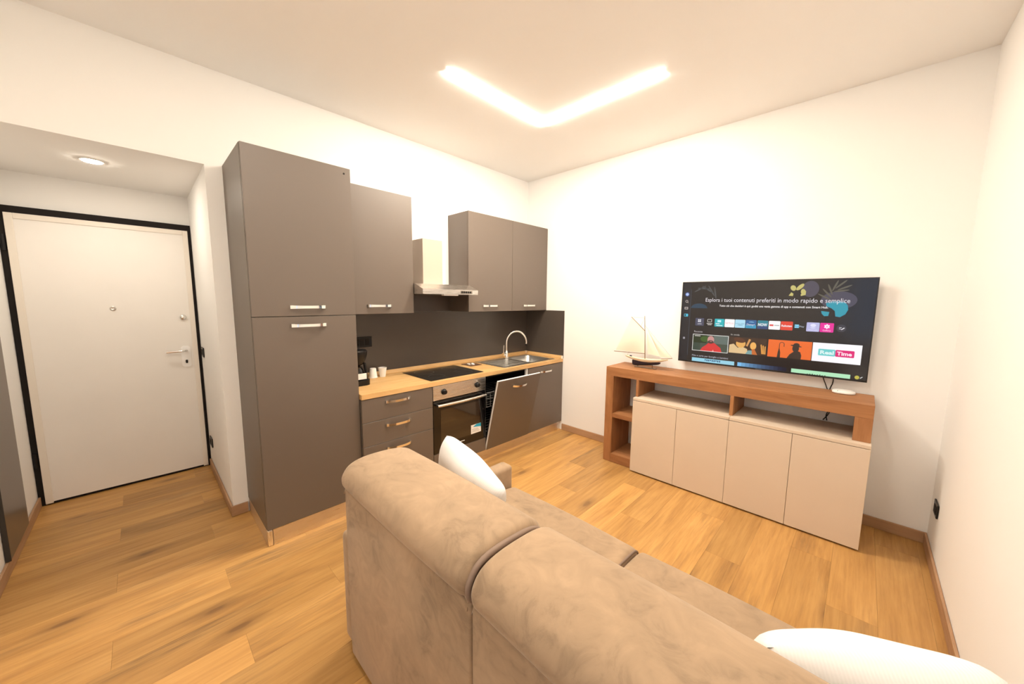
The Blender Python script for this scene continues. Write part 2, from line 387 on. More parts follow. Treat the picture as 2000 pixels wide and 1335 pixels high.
obj('peephole', lathe(NB(), (XF, -3.615, 1.460), [(0.018, 0), (0.018, 0.004), (0.012, 0.008), (0.006, 0.006)], 24, 'x'), M['steel'], d, smooth=40)
for z in (1.86, 0.30):
    obj('hinge', cyl(NB(), (XD+0.030, -4.084, z), 0.011, 0.011, 0.11, 'z', 14), M['black'], d, smooth=40)

# ------------------------------------------------------------------ lights: visible strip and downlight, plus an added fill strip
LZ = CEIL
def led_corner(label, lx, ly, xe, ye, glowm):
    # two glowing bars meeting in a right angle at (lx, ly), with arms to xe and ye
    L = thing('led_ceiling_light', label, 'ceiling light', (lx, ly, LZ)); lw, lh = 0.017, 0.006
    sx = 1 if xe > lx else -1; sy = 1 if ye > ly else -1
    def arm(x0, x1, y0, y1, m, n): obj(n, BX(min(x0, x1), max(x0, x1), min(y0, y1), max(y0, y1), LZ-lh, LZ-0.001), m, L)
    arm(lx-sx*lw, xe, ly-lw, ly+lw, glowm, 'diffuser')
    arm(lx-lw, lx+lw, ye, ly+sy*(lw+0.0005), glowm, 'diffuser')
    arm(xe+sx*0.0005, xe+sx*0.004, ly-lw, ly+lw, M['white'], 'end_cap')
    arm(lx-lw, lx+lw, ye+sy*0.0005, ye+sy*0.004, M['white'], 'end_cap')
led_corner('L-shaped glowing LED strip on the ceiling over the kitchen side', 1.08, -1.0385, 2.08, -1.9953, M['led'])
led_corner('added L-shaped LED fill strip, out of view on the ceiling above the sofa back', 2.45, -3.06, 1.45, -2.10, M['led2'])  # unseen strip, added for fill light the first one cannot give
S = thing('downlight', 'round recessed downlight in the soffit above the entrance', 'downlight', (-0.447, -3.608, ZS))
obj('trim_ring', lathe(NB(), (-0.447, -3.608, ZS-0.0065), [(0.046, 0), (0.054, 0.001), (0.056, 0.006)], 36), M['white'], S, smooth=40)
obj('lens', lathe(NB(), (-0.447, -3.608, ZS-0.009), [(0.040, 0), (0.045, 0.002)], 36), M['spot'], S, smooth=40)

# ================================================================== KITCHEN
F = 0.5964; ZPL, ZDB, ZWT = 0.1068, 0.833, 0.8709
YB = [-0.006, -0.6151, -1.225, -1.8176, -2.4146, -3.0193]
# shared bow handle (long axis = y, projects to +x), 0.205 long
def handle_mesh():
    bm = NB(); n = 18; L2 = 0.1025; hh = 0.0105
    secs = []
    for i in range(n+1):
        t = -1+2*i/n; y = t*L2
        out = 0.030*(1-abs(t)**3.2)+0.004
        th = 0.0045 if abs(t) < 0.72 else 0.0045+0.004*(abs(t)-0.72)/0.28
        h_ = hh*(1.0-0.18*(1-abs(t)**2))
        secs.append([(out-th, y, -h_), (out+th*0.6, y, -h_), (out+th*0.6, y, h_), (out-th, y, h_)])
    rings = [[bm.verts.new(p) for p in s] for s in secs]
    for a, c in zip(rings, rings[1:]):
        for k in range(4): bm.faces.new((a[k], a[(k+1) % 4], c[(k+1) % 4], c[k]))
    bm.faces.new(rings[0][::-1]); bm.faces.new(rings[-1])
    for s in (-1, 1): box(bm, -0.0, 0.0075, s*0.093-0.0095, s*0.093+0.0095, -hh, hh)
    bmesh.ops.recalc_face_normals(bm, faces=bm.faces)
    me = bpy.data.meshes.new('handle'); bm.to_mesh(me); bm.free(); me.materials.append(M['chrome'])
    for f in me.polygons: f.use_smooth = True
    me.set_sharp_from_angle(angle=R(35)); return me
HM = handle_mesh()
def handle(parent, x, y, z, rot=None):
    o = bpy.data.objects.new('handle', HM); link(o, parent); o.location = Vector((x+0.0005, y, z))-base_of(parent)
    o['label'] = 'chrome bow handle'
    if rot: o.rotation_euler = rot
    return o
G = 0.0015
# tall unit
DT = 0.5684; ZT, ZSP = 2.4137, 1.4417
T = thing('tall_cabinet', 'tall dark grey kitchen cabinet with two doors beside the entrance', 'cabinet', (0.28, -2.717, 0))
obj('body', BX(0.002, DT-0.021, YB[5], YB[4]-0.001, ZPL, ZT), M['grey'], T)
a = obj('door', BX(DT-0.019, DT, YB[5]+G, YB[4]-G-0.001, ZSP+0.002, ZT-0.001, bev=0.0012, seg=1), M['grey'], T); handle(a, DT, -2.718, 1.4995)
obj('screw_cap', lathe(NB(), (DT, -2.458, 2.375), [(0.006, 0), (0.005, 0.002)], 14, 'x'), M['blackmatte'], a)
a = obj('door', BX(DT-0.019, DT, YB[5]+G, YB[4]-G-0.001, ZPL+0.001, ZSP-0.002, bev=0.0012, seg=1), M['grey'], T); handle(a, DT, -2.717, 1.384)
obj('plinth', BX(DT-0.016, DT-0.002, YB[5]+0.030, YB[4]-0.002, 0.001, ZPL-0.001), M['alu'], T)
obj('plinth', BX(0.016, DT-0.030, YB[5]+0.001, YB[5]+0.013, 0.001, ZPL-0.001), brushed('plinth_aluminium_x', (0.80, 0.74, 0.68), 0.34, 'x'), T)
obj('plinth_corner', BX(DT-0.030, DT-0.001, YB[5], YB[5]+0.029, 0.001, ZPL-0.001, bev=0.006, seg=3), brushed('plinth_corner_metal', (0.86, 0.80, 0.72), 0.3, 'z'), T, smooth=40)
# wall cabinets
U, ZU0, ZU1 = 0.3276, 1.4355, 2.3983
W1 = thing('wall_cabinet', 'single-door dark grey wall cabinet between the tall cabinet and the hood', 'cabinet', (0.16, -2.115, ZU0))
obj('body', BX(0.002, U-0.021, YB[4]+0.001, -1.8175, ZU0, ZU1), M['grey'], W1)
a = obj('door', BX(U-0.019, U, YB[4]+0.001, -1.8180, ZU0, ZU1, bev=0.0012, seg=1), M['grey'], W1); handle(a, U, -2.124, 1.4995)
W2 = thing('wall_cabinet', 'double-door dark grey wall cabinet above the sink', 'cabinet', (0.16, -0.61, ZU0))
obj('body', BX(0.002, U-0.021, -1.2129, -0.004, ZU0, ZU1), M['grey'], W2)
for y0, y1, yh in ((-1.2124, -0.6055, -0.925), (-0.6025, -0.004, -0.32)):
    a = obj('door', BX(U-0.019, U, y0, y1, ZU0, ZU1, bev=0.0012, seg=1), M['grey'], W2); handle(a, U, yh, 1.4925)
# splashback
o = obj('splashback', BX(0.0015, 0.010, YB[4]+0.002, -0.0115, ZWT+0.002, ZU0-0.002), M['grey_gloss'])
tag(o, 'long dark grey splashback panel behind the hob', 'splashback')
o = obj('splashback', BX(0.0015, 0.010, -1.815, -1.2145, ZU0-0.001, 1.596), M['grey_gloss'])
tag(o, 'upper dark grey splashback piece right under the hood', 'splashback')
o = obj('splashback', BX(0.0015, 0.6011, -0.010, -0.0015, ZWT+0.002, ZU0-0.001), M['grey_gloss'])
tag(o, 'dark grey splashback side panel on the corner wall by the sink', 'splashback')
# worktop with sink cut-out
SX0, SX1, SY0, SY1 = 0.085, 0.560, -0.945, -0.095
WTX = 0.6011
T2 = thing('worktop', 'oak worktop running from the tall cabinet to the corner', 'worktop', (0.3, -1.2, ZDB))
bm = NB()
for b in ((0.0115, WTX, YB[4]+0.002, -0.935), (0.0115, 0.095, -0.935, -0.105), (0.55, WTX, -0.935, -0.105), (0.0115, WTX, -0.105, -0.0115)):
    box(bm, *b, ZDB+0.001, ZWT)
bmesh.ops.remove_doubles(bm, verts=bm.verts, dist=1e-5)
obj('slab', bm, M['top'], T2)
UP = 0.033
tri = [(0.0, 0.0), (0.026, 0.0), (0.026, 0.008), (0.008, UP), (0.0, UP)]
obj('upstand', prism(NB(), [(0.0108+a_, ZWT+0.0005+b_) for a_, b_ in tri], 'y', YB[4]+0.003, -0.045), M['top'], T2)
obj('upstand', prism(NB(), [(-0.0108-a_, ZWT+0.0005+b_) for a_, b_ in tri], 'x', 0.045, WTX-0.010), M['top_x'], T2)
obj('corner_cap', BX(0.0108, 0.044, -0.044, -0.0108, ZWT+0.0005, ZWT+UP+0.004, bev=0.005, seg=3), mat('cap_beige', (0.72, 0.52, 0.32), 0.4), T2, smooth=40)
obj('end_cap', BX(WTX-0.009, WTX+0.002, -0.038, -0.0108, ZWT+0.0005, ZWT+UP+0.001, bev=0.002), mat('cap_white', (0.78, 0.72, 0.62), 0.4), T2)
# drawer unit
D = thing('drawer_cabinet', 'dark grey base cabinet with three drawers next to the tall cabinet', 'cabinet', (0.3, -2.116, 0))
obj('body', BX(0.02, F-0.021, YB[4]+0.001, YB[3]-0.001, ZPL, ZDB-0.001), M['carcass'], D)
for z0, z1, zh in ((0.6575, ZDB-0.004, 0.787), (0.4765, 0.6545, 0.606), (ZPL+0.001, 0.4735, 0.423)):
    a = obj('drawer', BX(F-0.019, F, YB[4]+0.002, YB[3]-0.002, z0, z1, bev=0.0012, seg=1), M['grey'], D); handle(a, F, -2.131, zh)
# oven
OV = thing('oven', 'built-in oven with steel control panel and black glass door', 'oven', (0.3, -1.52, 0))
oy0, oy1 = -1.814, -1.232
obj('body', BX(0.03, F-0.024, oy0+0.012, oy1-0.012, 0.24, 0.828), M['blackmatte'], OV)
cp = obj('control_panel', BX(F-0.022, F, oy0, oy1, 0.706, 0.829, bev=0.002), M['steel'], OV)
obj('side_strip', BX(F-0.020, F-0.003, oy1+0.001, -1.2275, 0.24, 0.828), M['alu'], OV)
for y in (-1.706, -1.337):
    k = obj('knob', lathe(NB(), (F, y, 0.770), [(0.026, 0), (0.026, 0.004), (0.021, 0.006), (0.019, 0.024), (0.016, 0.027)], 28, 'x'), M['black'], cp, smooth=40)
    if y > -1.5: obj('knob_marking', BX(F+0.0002, F+0.001, y-0.002, y+0.002, 0.80, 0.815), M['paper'], cp)
dr = obj('oven_door', BX(F-0.022, F-0.001, oy0, oy1, 0.236, 0.700, bev=0.002), M['blackglass'], OV)
obj('window', BX(F-0.001, F+0.0003, -1.742, -1.304, 0.312, 0.615), M['ovenglass'], dr)
obj('door_handle', tube(NB(), [(F+0.032+0.012*math.sin(math.pi*(i/20)), -1.790+0.535*i/20, 0.664) for i in range(21)], 0.0115, 12), M['steel'], dr, smooth=50)
for y in (-1.775, -1.27): obj('handle_post', BX(F-0.001, F+0.026, y-0.008, y+0.008, 0.657, 0.671), M['steel'], dr)
st = obj('energy_sticker', BX(F+0.0004, F+0.0012, -1.410, -1.290, 0.314, 0.398), M['paper'], dr)
obj('sticker_band', prism(NB(), [(-1.388, 0.378), (-1.2905, 0.364), (-1.2905, 0.3975), (-1.345, 0.3975)], 'x', F+0.0012, F+0.0018), M['bluelabel'], st)
for i, z in enumerate((0.355, 0.343, 0.331)):
    obj('sticker_line', BX(F+0.0012, F+0.0016, -1.400, -1.33+0.012*i, z-0.002, z+0.002), mat('ink_grey', (0.35, 0.33, 0.31), 0.8), st)
obj('maker_mark', BX(F-0.001, F+0.0002, -1.535, -1.485, 0.276, 0.281), M['paper'], dr)
o = obj('filler_panel', BX(F-0.019, F-0.001, oy0+0.0005, -1.2275, ZPL+0.001, 0.232, bev=0.001, seg=1), M['grey'], OV)
# dishwasher
DW = thing('dishwasher', 'integrated dishwasher with its dark front door tilted ajar', 'dishwasher', (0.3, -0.92, 0))
dy0, dy1 = -1.2235, -0.6175
tub = NB()
for b in ((0.03, 0.04, dy0, dy1, 0.11, 0.828), (0.04, F-0.03, dy0, dy0+0.012, 0.11, 0.828), (0.04, F-0.03, dy1-0.012, dy1, 0.11, 0.828), (0.04, F-0.03, dy0+0.012, dy1-0.012, 0.11, 0.16), (0.04, F-0.03, dy0+0.012, dy1-0.012, 0.81, 0.828)): box(tub, *b)
obj('tub', tub, M['blackmatte'], DW)
obj('side_rail', BX(F-0.028, F-0.008, dy1-0.030, dy1-0.001, 0.16, 0.828), M['white'], DW)
rk = NB()
for zz in (0.52, 0.60, 0.28):
    for yy in (dy0+0.03, dy1-0.03): tube(rk, [(0.08, yy, zz), (0.57, yy, zz)], 0.003, 6)
    for i in range(9): tube(rk, [(0.08+i*0.061, dy0+0.03, zz), (0.08+i*0.061, dy1-0.03, zz)], 0.002, 6)
for i in range(12): tube(rk, [(0.57, dy0+0.03+i*0.0496, 0.52), (0.57, dy0+0.03+i*0.0496, 0.66)], 0.002, 6)
tube(rk, [(0.57, dy0+0.03, 0.66), (0.57, dy1-0.03, 0.66)], 0.003, 6)
obj('dish_rack', rk, mat('rack_grey', (0.25, 0.24, 0.23), 0.4), DW)
# the door panel is built upright at the hinge line and swung open about it
ang = math.atan2(0.166, 0.69); hx, hz = F-0.018, ZPL+0.004
def swing(o): # rotate about axis y through (hx, hz)
    o.rotation_euler = (0, ang, 0)
pv = Vector((hx, -0.92, hz)); Hh = 0.722
dd = obj('door', BX(hx-0.001, hx+0.018, dy0+0.001, dy1-0.001, hz, hz+Hh, bev=0.001, seg=1), M['white'], DW, loc=pv)
swing(dd)
obj('front_panel', BX(hx+0.0183, hx+0.0215, dy0+0.0015, dy1-0.0015, hz+0.0005, hz+Hh-0.0005), M['grey'], dd)
obj('inner_liner', BX(hx-0.034, hx-0.0015, dy0+0.02, dy1-0.02, hz+0.01, hz+Hh-0.035, bev=0.006), M['black'], dd)
handle(dd, hx+0.0215, -0.92, hz+Hh-0.075)
# sink base
SB = thing('sink_cabinet', 'dark grey single-door base cabinet in the corner under the sink', 'cabinet', (0.3, -0.31, 0))
bm = NB()
for b in ((0.02, F-0.021, YB[1]+0.001, YB[1]+0.018, ZPL, ZDB-0.001), (0.02, F-0.021, -0.024, -0.006, ZPL, ZDB-0.001), (0.02, F-0.021, YB[1]+0.018, -0.024, ZPL, ZPL+0.018), (0.02, 0.028, YB[1]+0.018, -0.024, ZPL+0.018, ZDB-0.001)): box(bm, *b)
obj('body', bm, M['carcass'], SB)
a = obj('door', BX(F-0.019, F, YB[1]+0.001, -0.006, ZPL+0.001, ZDB-0.006, bev=0.0012, seg=1), M['grey'], SB); handle(a, F, -0.322, 0.765)
o = obj('plinth', BX(F-0.045, F-0.030, YB[4]+0.003, -0.003, 0.001, ZPL-0.002), M['alu'])
tag(o, 'brushed metal plinth strip under the base cabinets', 'plinth')
# hob
o = thing('induction_hob', 'black glass hob set in the worktop above the oven', 'hob', (0.33, -1.52, ZWT))
obj('glass', BX(0.090, 0.562, -1.812, -1.226, ZWT+0.0005, ZWT+0.006, bev=0.002), M['hobglass'], o)
for x, y, r in ((0.22, -1.66, 0.09), (0.44, -1.67, 0.072), (0.22, -1.38, 0.072), (0.43, -1.37, 0.09)):
    bm = NB(); n = 40
    for rr in (r,):
        A = [bm.verts.new((x+rr*math.cos(2*math.pi*i/n), y+rr*math.sin(2*math.pi*i/n), ZWT+0.0063)) for i in range(n)]
        C = [bm.verts.new((x+(rr-0.002)*math.cos(2*math.pi*i/n), y+(rr-0.002)*math.sin(2*math.pi*i/n), ZWT+0.0063)) for i in range(n)]
        for i in range(n): bm.faces.new((A[i], A[(i+1) % n], C[(i+1) % n], C[i]))
    obj('cooking_zone', bm, mat('zone_print', (0.035, 0.032, 0.03), 0.4), o)
# sink
SK = thing('sink', 'stainless steel inset sink with bowl and drainer', 'sink', (0.32, -0.52, ZWT))
bm = NB(); bx0, bx1, by0, by1 = 0.155, 0.520, -0.500, -0.140
for b in ((SX0, SX1, SY0, by0), (SX0, bx0, by0, by1), (bx1, SX1, by0, by1), (SX0, SX1, by1, SY1)): box(bm, *b, ZWT+0.0005, ZWT+0.003)
obj('rim', bm, M['sinksteel'], SK)
bm = NB(); rings = []
for z, ins, r in ((0.0028, 0.0, 0.06), (-0.004, 0.004, 0.06), (-0.12, 0.014, 0.06), (-0.14, 0.035, 0.05)):
    rings.append([bm.verts.new((p_[0], p_[1], ZWT+z)) for p_ in rrect(bx0+ins, bx1-ins, by0+ins, by1-ins, r, 6)])
for a_, c_ in zip(rings, rings[1:]):
    for i in range(len(a_)): bm.faces.new((a_[i], a_[(i+1) % len(a_)], c_[(i+1) % len(a_)], c_[i]))
bm.faces.new(rings[-1])
bowl = obj('bowl', bm, M['sinksteel'], SK, smooth=50)
for cx_, cy_, sx, sy in ((bx0, by0, 1, 1), (bx1, by0, -1, 1), (bx0, by1, 1, -1), (bx1, by1, -1, -1)):
    bm = NB()   # corner fillet between the square opening and the rounded bowl
    c0 = bm.verts.new((cx_, cy_, ZWT+0.0029)); arc = [bm.verts.new((cx_+sx*0.06*(1-math.sin(R(90*i/6))), cy_+sy*0.06*(1-math.cos(R(90*i/6))), ZWT+0.0029)) for i in range(7)]
    for i in range(6): bm.faces.new((c0, arc[i], arc[i+1]))
    obj('bowl_corner', bm, M['sinksteel'], SK)
obj('drain', lathe(NB(), (0.34, -0.32, ZWT-0.139), [(0.042, 0), (0.042, 0.003), (0.03, 0.004), (0.012, 0.002)], 24), M['chrome'], SK, smooth=40)
obj('overflow', lathe(NB(), (bx1-0.0085, -0.25, ZWT-0.045), [(0.02, 0), (0.018, -0.003), (0.008, -0.004)], 20, 'x'), M['black'], SK)
for i in range(7): obj('drainer_rib', BX(0.19+i*0.048, 0.205+i*0.048, -0.900, -0.560, ZWT+0.0031, ZWT+0.0052, bev=0.001, seg=1), M['sinksteel'], SK)
# tap
fx, fy, fz = 0.185, -0.545, ZWT+0.0035
FA = thing('kitchen_tap', 'chrome swan-neck tap rising from the sink', 'tap', (fx, fy, fz))
obj('base', lathe(NB(), (fx, fy, fz), [(0.027, 0), (0.027, 0.006), (0.022, 0.010), (0.021, 0.085), (0.017, 0.092), (0.013, 0.10)], 24), M['chrome'], FA, smooth=40)
tip = Vector((0.295, -0.325, 1.075)); top_z = 1.165
dirv = Vector((tip.x-fx, tip.y-fy, 0)); rad = dirv.length/2; dirv.normalize()
pts = [Vector((fx, fy, fz+0.09)), Vector((fx, fy, 1.04))]
for i in range(17):
    a_ = math.pi*i/17*1.04
    pts.append(Vector((fx, fy, 1.062))+dirv*(rad-rad*math.cos(a_))+Vector((0, 0, rad*math.sin(a_)*1.08)))
pts.append(pts[-1]+Vector((0, 0, -0.03))+dirv*(-0.001))
obj('spout', tube(NB(), pts, 0.0115, 14), M['chrome'], FA, smooth=60)
obj('aerator', cyl(NB(), pts[-1]+Vector((0, 0, -0.012)), 0.0135, 0.0135, 0.016, 'z', 18), M['black'], FA, smooth=40)
side = Vector((0.1, -1.0, 0)).normalized()
obj('mixer_body', tube(NB(), [Vector((fx, fy, fz+0.062))+side*0.018, Vector((fx, fy, fz+0.062))+side*0.058], 0.017, 16), M['chrome'], FA, smooth=50)
obj('lever', tube(NB(), [Vector((fx, fy, fz+0.066))+side*0.048, Vector((fx, fy, fz+0.105))+side*0.052, Vector((fx, fy, fz+0.165))+side*0.045], 0.0055, 10, 0.004), M['chrome'], FA, smooth=50)
# hood
H = thing('cooker_hood', 'cooker hood with slanted canopy and pale chimney over the hob', 'hood', (0.2, -1.515, 1.60))
hy0, hy1 = -1.8145, -1.2150
prof = [(0.012, 1.600), (0.470, 1.600), (0.470, 1.642), (0.345, 1.690), (0.012, 1.690)]
cn = obj('canopy', prism(NB(), prof, 'y', hy0, hy1), M['steel'], H)
obj('chimney', BX(0.002, 0.252, -1.672, -1.463, 1.691, 2.092), mat('chimney_paint', (0.50, 0.41, 0.33), 0.5), H)
obj('filter', BX(0.06, 0.42, hy0+0.04, hy1-0.04, 1.5965, 1.5998), mat('filter_grey', (0.10, 0.09, 0.08), 0.5), H)
obj('lamp_lens', BX(0.425, 0.462, -1.60, -1.44, 1.588, 1.5998, bev=0.003), M['white'], H)
for i in range(5):
    obj('button', lathe(NB(), (0.470, -1.405+i*0.024, 1.621), [(0.0095, 0), (0.0085, 0.006), (0.005, 0.007)], 16, 'x'), M['black'], cn, smooth=40)
obj('button_plate', BX(0.4701, 0.4712, -1.422, -1.285, 1.608, 1.634), mat('plate_grey', (0.30, 0.26, 0.22), 0.4, 0.8), cn)
# socket plate, coffee maker, cups, tray
o = thing('socket_plate', 'dark socket plate on the splashback above the coffee maker', 'socket', (0.011, -2.13, 1.18))
obj('plate', BX(0.0105, 0.0185, -2.215, -2.057, 1.133, 1.226, bev=0.003), M['black'], o)
for y in (-2.19, -2.145, -2.10): obj('insert', BX(0.0186, 0.0205, y-0.018, y+0.018, 1.150, 1.208, bev=0.001, seg=1), M['blackmatte'], o)
C = thing('coffee_maker', 'small black drip coffee maker with a white label at the worktop end', 'coffee maker', (0.22, -2.30, ZWT))
cz = ZWT+0.0008
obj('base', prism(NB(), rrect(0.11, 0.335, -2.400, -2.212, 0.05), 'z', cz, cz+0.040), M['black'], C, smooth=40)
obj('column', prism(NB(), rrect(0.115, 0.19, -2.365, -2.235, 0.025), 'z', cz+0.040, cz+0.262), M['black'], C, smooth=40)
obj('filter_basket', lathe(NB(), (0.232, -2.292, cz+0.155), [(0.050, 0), (0.060, 0.012), (0.083, 0.075), (0.086, 0.10), (0.086, 0.107)], 32), M['black'], C, smooth=40)
obj('lid', lathe(NB(), (0.232, -2.292, cz+0.2625), [(0.087, 0), (0.088, 0.004), (0.080, 0.012), (0.03, 0.016)], 32), M['black'], C, smooth=40)
obj('carafe', lathe(NB(), (0.245, -2.300, cz+0.0405), [(0.045, 0), (0.060, 0.012), (0.064, 0.04), (0.055, 0.075), (0.044, 0.095), (0.046, 0.103)], 32), M['blackglass'], C, smooth=40)
obj('side_arm', tube(NB(), [(0.275, -2.232, cz+0.04), (0.275, -2.234, cz+0.11), (0.270, -2.240, cz+0.17)], 0.011, 10), M['black'], C, smooth=40)
obj('label', BX(0.3115, 0.3125, -2.315, -2.245, cz+0.048, cz+0.095), M['paper'], C)
o = obj('power_cord', tube(NB(), spline([(0.022, -2.185, 1.17), (0.05, -2.19, 1.15), (0.06, -2.20, 1.06), (0.07, -2.24, 0.95), (0.112, -2.30, 0.90)], 8), 0.0035, 8), M['black'], C, smooth=50)
def cup(name, x, y, flip, label):
    t = thing(name, label, 'cup', (x, y, ZWT+0.0006), 'paper cups on the worktop')
    r0, r1, h = 0.024, 0.035, 0.082
    pr = [(r0, 0), (r0+0.0005, 0.002), (r1, h-0.003), (r1+0.002, h-0.002), (r1+0.002, h), (r1-0.001, h), (r0-0.001, 0.006)]
    if flip: pr = [(r, h-z) for r, z in pr][::-1]; pr = [(r0-0.001, 0.0745)]+[p for p in pr if p[0] > r0-0.0005] if False else [(r1-0.002, 0.0), (r1+0.002, 0.0), (r1+0.002, 0.003), (r1, 0.004), (r0+0.001, h-0.003), (r0, h), (r0-0.002, h-0.002)]
    z0 = ZWT+0.0006
    obj('wall', lathe(NB(), (x, y, z0), pr, 28), M['paper'], t, smooth=40)
cup('paper_cup', 0.085, -2.088, True, 'white paper cup turned upside down beside the coffee maker')
cup('paper_cup', 0.108, -2.012, False, 'white paper cup standing upright next to the overturned cup')
o = thing('tray', 'small flat dark tray with pale sachets between hob and sink', 'tray', (0.175, -1.06, ZWT))
obj('dish', prism(NB(), rrect(0.095, 0.265, -1.135, -0.985, 0.008), 'z', ZWT+0.0006, ZWT+0.005), M['tray'], o)
for x, y, a_ in ((0.150, -1.075, 20), (0.185, -1.095, -15), (0.190, -1.050, 40), (0.215, -1.065, 5), (0.165, -1.035, -30)):
    bm = BX(-0.016, 0.016, -0.010, 0.010, 0, 0.006, bev=0.002); bmesh.ops.rotate(bm, verts=bm.verts, cent=(0, 0, 0), matrix=Matrix.Rotation(R(a_), 3, 'Z')); bmesh.ops.translate(bm, verts=bm.verts, vec=(x, y, ZWT+0.0053))
    obj('sachet', bm, M['paper'], o)

# ================================================================== TV UNIT
ux0, ux1, uy, uz = 1.3854, 3.2139, -0.3798, 0.9323
bx0, bx1, byf, bz0, bz1 = 1.6912, 3.2186, -0.4327, 0.012, 0.6942
V = thing('tv_unit', 'wide sideboard with brown oak frame and beige doors under the television', 'sideboard', (2.3, -0.2, 0))
yb_ = -0.016
obj('top_slab', BX(ux0, ux1, uy, yb_, 0.848, uz, bev=0.0015, seg=1), M['walnut'], V)
obj('side_panel', BX(ux0, 1.464, uy, yb_, 0.002, 0.8475, bev=0.0015, seg=1), M['walnut_z'], V)
obj('bottom_slab', BX(1.4645, 1.688, uy, yb_, 0.002, 0.086, bev=0.0015, seg=1), M['walnut'], V)
obj('shelf', BX(1.4645, 1.688, uy+0.002, yb_, 0.446, 0.486, bev=0.001, seg=1), M['walnut'], V)
obj('divider', BX(1.690, 1.712, uy, yb_, bz1+0.0005, 0.8475, bev=0.001, seg=1), M['walnut_z'], V)
obj('divider', BX(2.440, 2.464, uy, yb_, bz1+0.0005, 0.8475, bev=0.001, seg=1), M['walnut_z'], V)
obj('side_panel', BX(3.130, ux1, uy, yb_, bz1+0.0005, 0.8475, bev=0.0015, seg=1), M['walnut_z'], V)
xm = (bx0+bx1)/2
for a_, b_ in ((bx0, xm-0.001), (xm+0.001, bx1)):
    obj('cabinet_body', BX(a_, b_, byf+0.019, yb_, bz0, bz1-0.023), M['beige'], V)
    obj('cabinet_top', BX(a_, b_, byf, yb_, bz1-0.0225, bz1, bev=0.002), M['beige'], V)
    for i in range(2):
        w_ = (b_-a_)/2
        g0 = 0.0 if i == 0 else 0.0012; g1 = 0.0012 if i == 0 else 0.0
        obj('door', BX(a_+w_*i+g0, a_+w_*(i+1)-g1, byf, byf+0.018, bz0+0.001, bz1-0.026, bev=0.0012, seg=1), M['beige'], V)
for x in (1.75, 2.40, 2.52, 3.15):
    for y in (-0.36, -0.06): obj('foot', cyl(NB(), (x, y, 0.0005), 0.02, 0.02, 0.0112, 'z', 14), M['black'], V)

# ------------------------------------------------------------------ model sailing boat
BY = -0.200; z_u = uz+0.0006
BO = thing('model_sailboat', 'model sailing boat with cream sails and navy keel on the sideboard', 'model boat', (1.68, BY, z_u))
def hull(z_top, z_bot_f, bmul):
    bm = NB(); rings = []; n = 15
    for i in range(n):
        t = i/(n-1); x = 1.490+0.400*t
        bw = 0.043*math.sin(math.pi*min(1, (t*0.86+0.07)))**0.8*bmul
        if i == n-1: bw = 0.002
        if i == 0: bw = 0.016*bmul
        zt = z_top(t); zb = z_bot_f(t); ring = []
        for j in range(9):
            a_ = math.pi*j/8; ring.append(bm.verts.new((x, BY-bw*math.cos(a_), zt-(zt-zb)*math.sin(a_)**0.8)))
        rings.append(ring)
    for a_, c_ in zip(rings, rings[1:]):
        for k in range(8): bm.faces.new((a_[k], a_[k+1], c_[k+1], c_[k]))
        bm.faces.new((a_[8], a_[0], c_[0], c_[8]))
    bm.faces.new(rings[0]); bm.faces.new(rings[-1][::-1]); return bm
sheer = lambda t: 1.018+0.016*(2*t-1)**2+0.004*t
obj('hull', hull(sheer, lambda t: sheer(t)-0.028*math.sin(math.pi*min(1, t*0.9+0.06))-0.006, 1.0), M['hullcream'], BO, smooth=50)
def keelz(t): return 0.985-0.040*math.exp(-((t-0.36)/0.16)**2)-0.008*math.sin(math.pi*t)
bm = NB(); rings = []
for i in range(15):
    t = i/14; x = 1.560+0.265*t
    bw = 0.030*math.sin(math.pi*(0.10+0.88*t))**0.7; zb = 0.990-0.045*(1-t)**0.55*(1 if t > 0.02 else 0.85); zt = 0.998+0.004*t
    rings.append([bm.verts.new((x, BY-bw*math.cos(math.pi*j/8), zt-(zt-zb)*math.sin(math.pi*j/8))) for j in range(9)])
for a_, c_ in zip(rings, rings[1:]):
    for k in range(8): bm.faces.new((a_[k], a_[k+1], c_[k+1], c_[k]))
    bm.faces.new((a_[8], a_[0], c_[0], c_[8]))
bm.faces.new(rings[0]); bm.faces.new(rings[-1][::-1])
obj('keel', bm, M['navy'], BO, smooth=50)
obj('mast', tube(NB(), [(1.679, BY, 1.015), (1.668, BY, 1.25), (1.656, BY, 1.420)], 0.0042, 10, 0.0022), M['spar'], BO, smooth=60)
obj('boom', tube(NB(), [(1.677, BY-0.004, 1.068), (1.368, BY-0.012, 1.062)], 0.0032, 8), M['spar'], BO, smooth=60)
obj('gaff', tube(NB(), [(1.666, BY-0.004, 1.283), (1.532, BY-0.010, 1.405)], 0.0028, 8), M['spar'], BO, smooth=60)
obj('bowsprit', tube(NB(), [(1.83, BY, 1.036), (1.928, BY, 1.053)], 0.0028, 8), M['spar'], BO, smooth=60)
obj('rudder_head', BX(1.528, 1.548, BY-0.004, BY+0.004, 1.026, 1.038), M['navy'], BO)
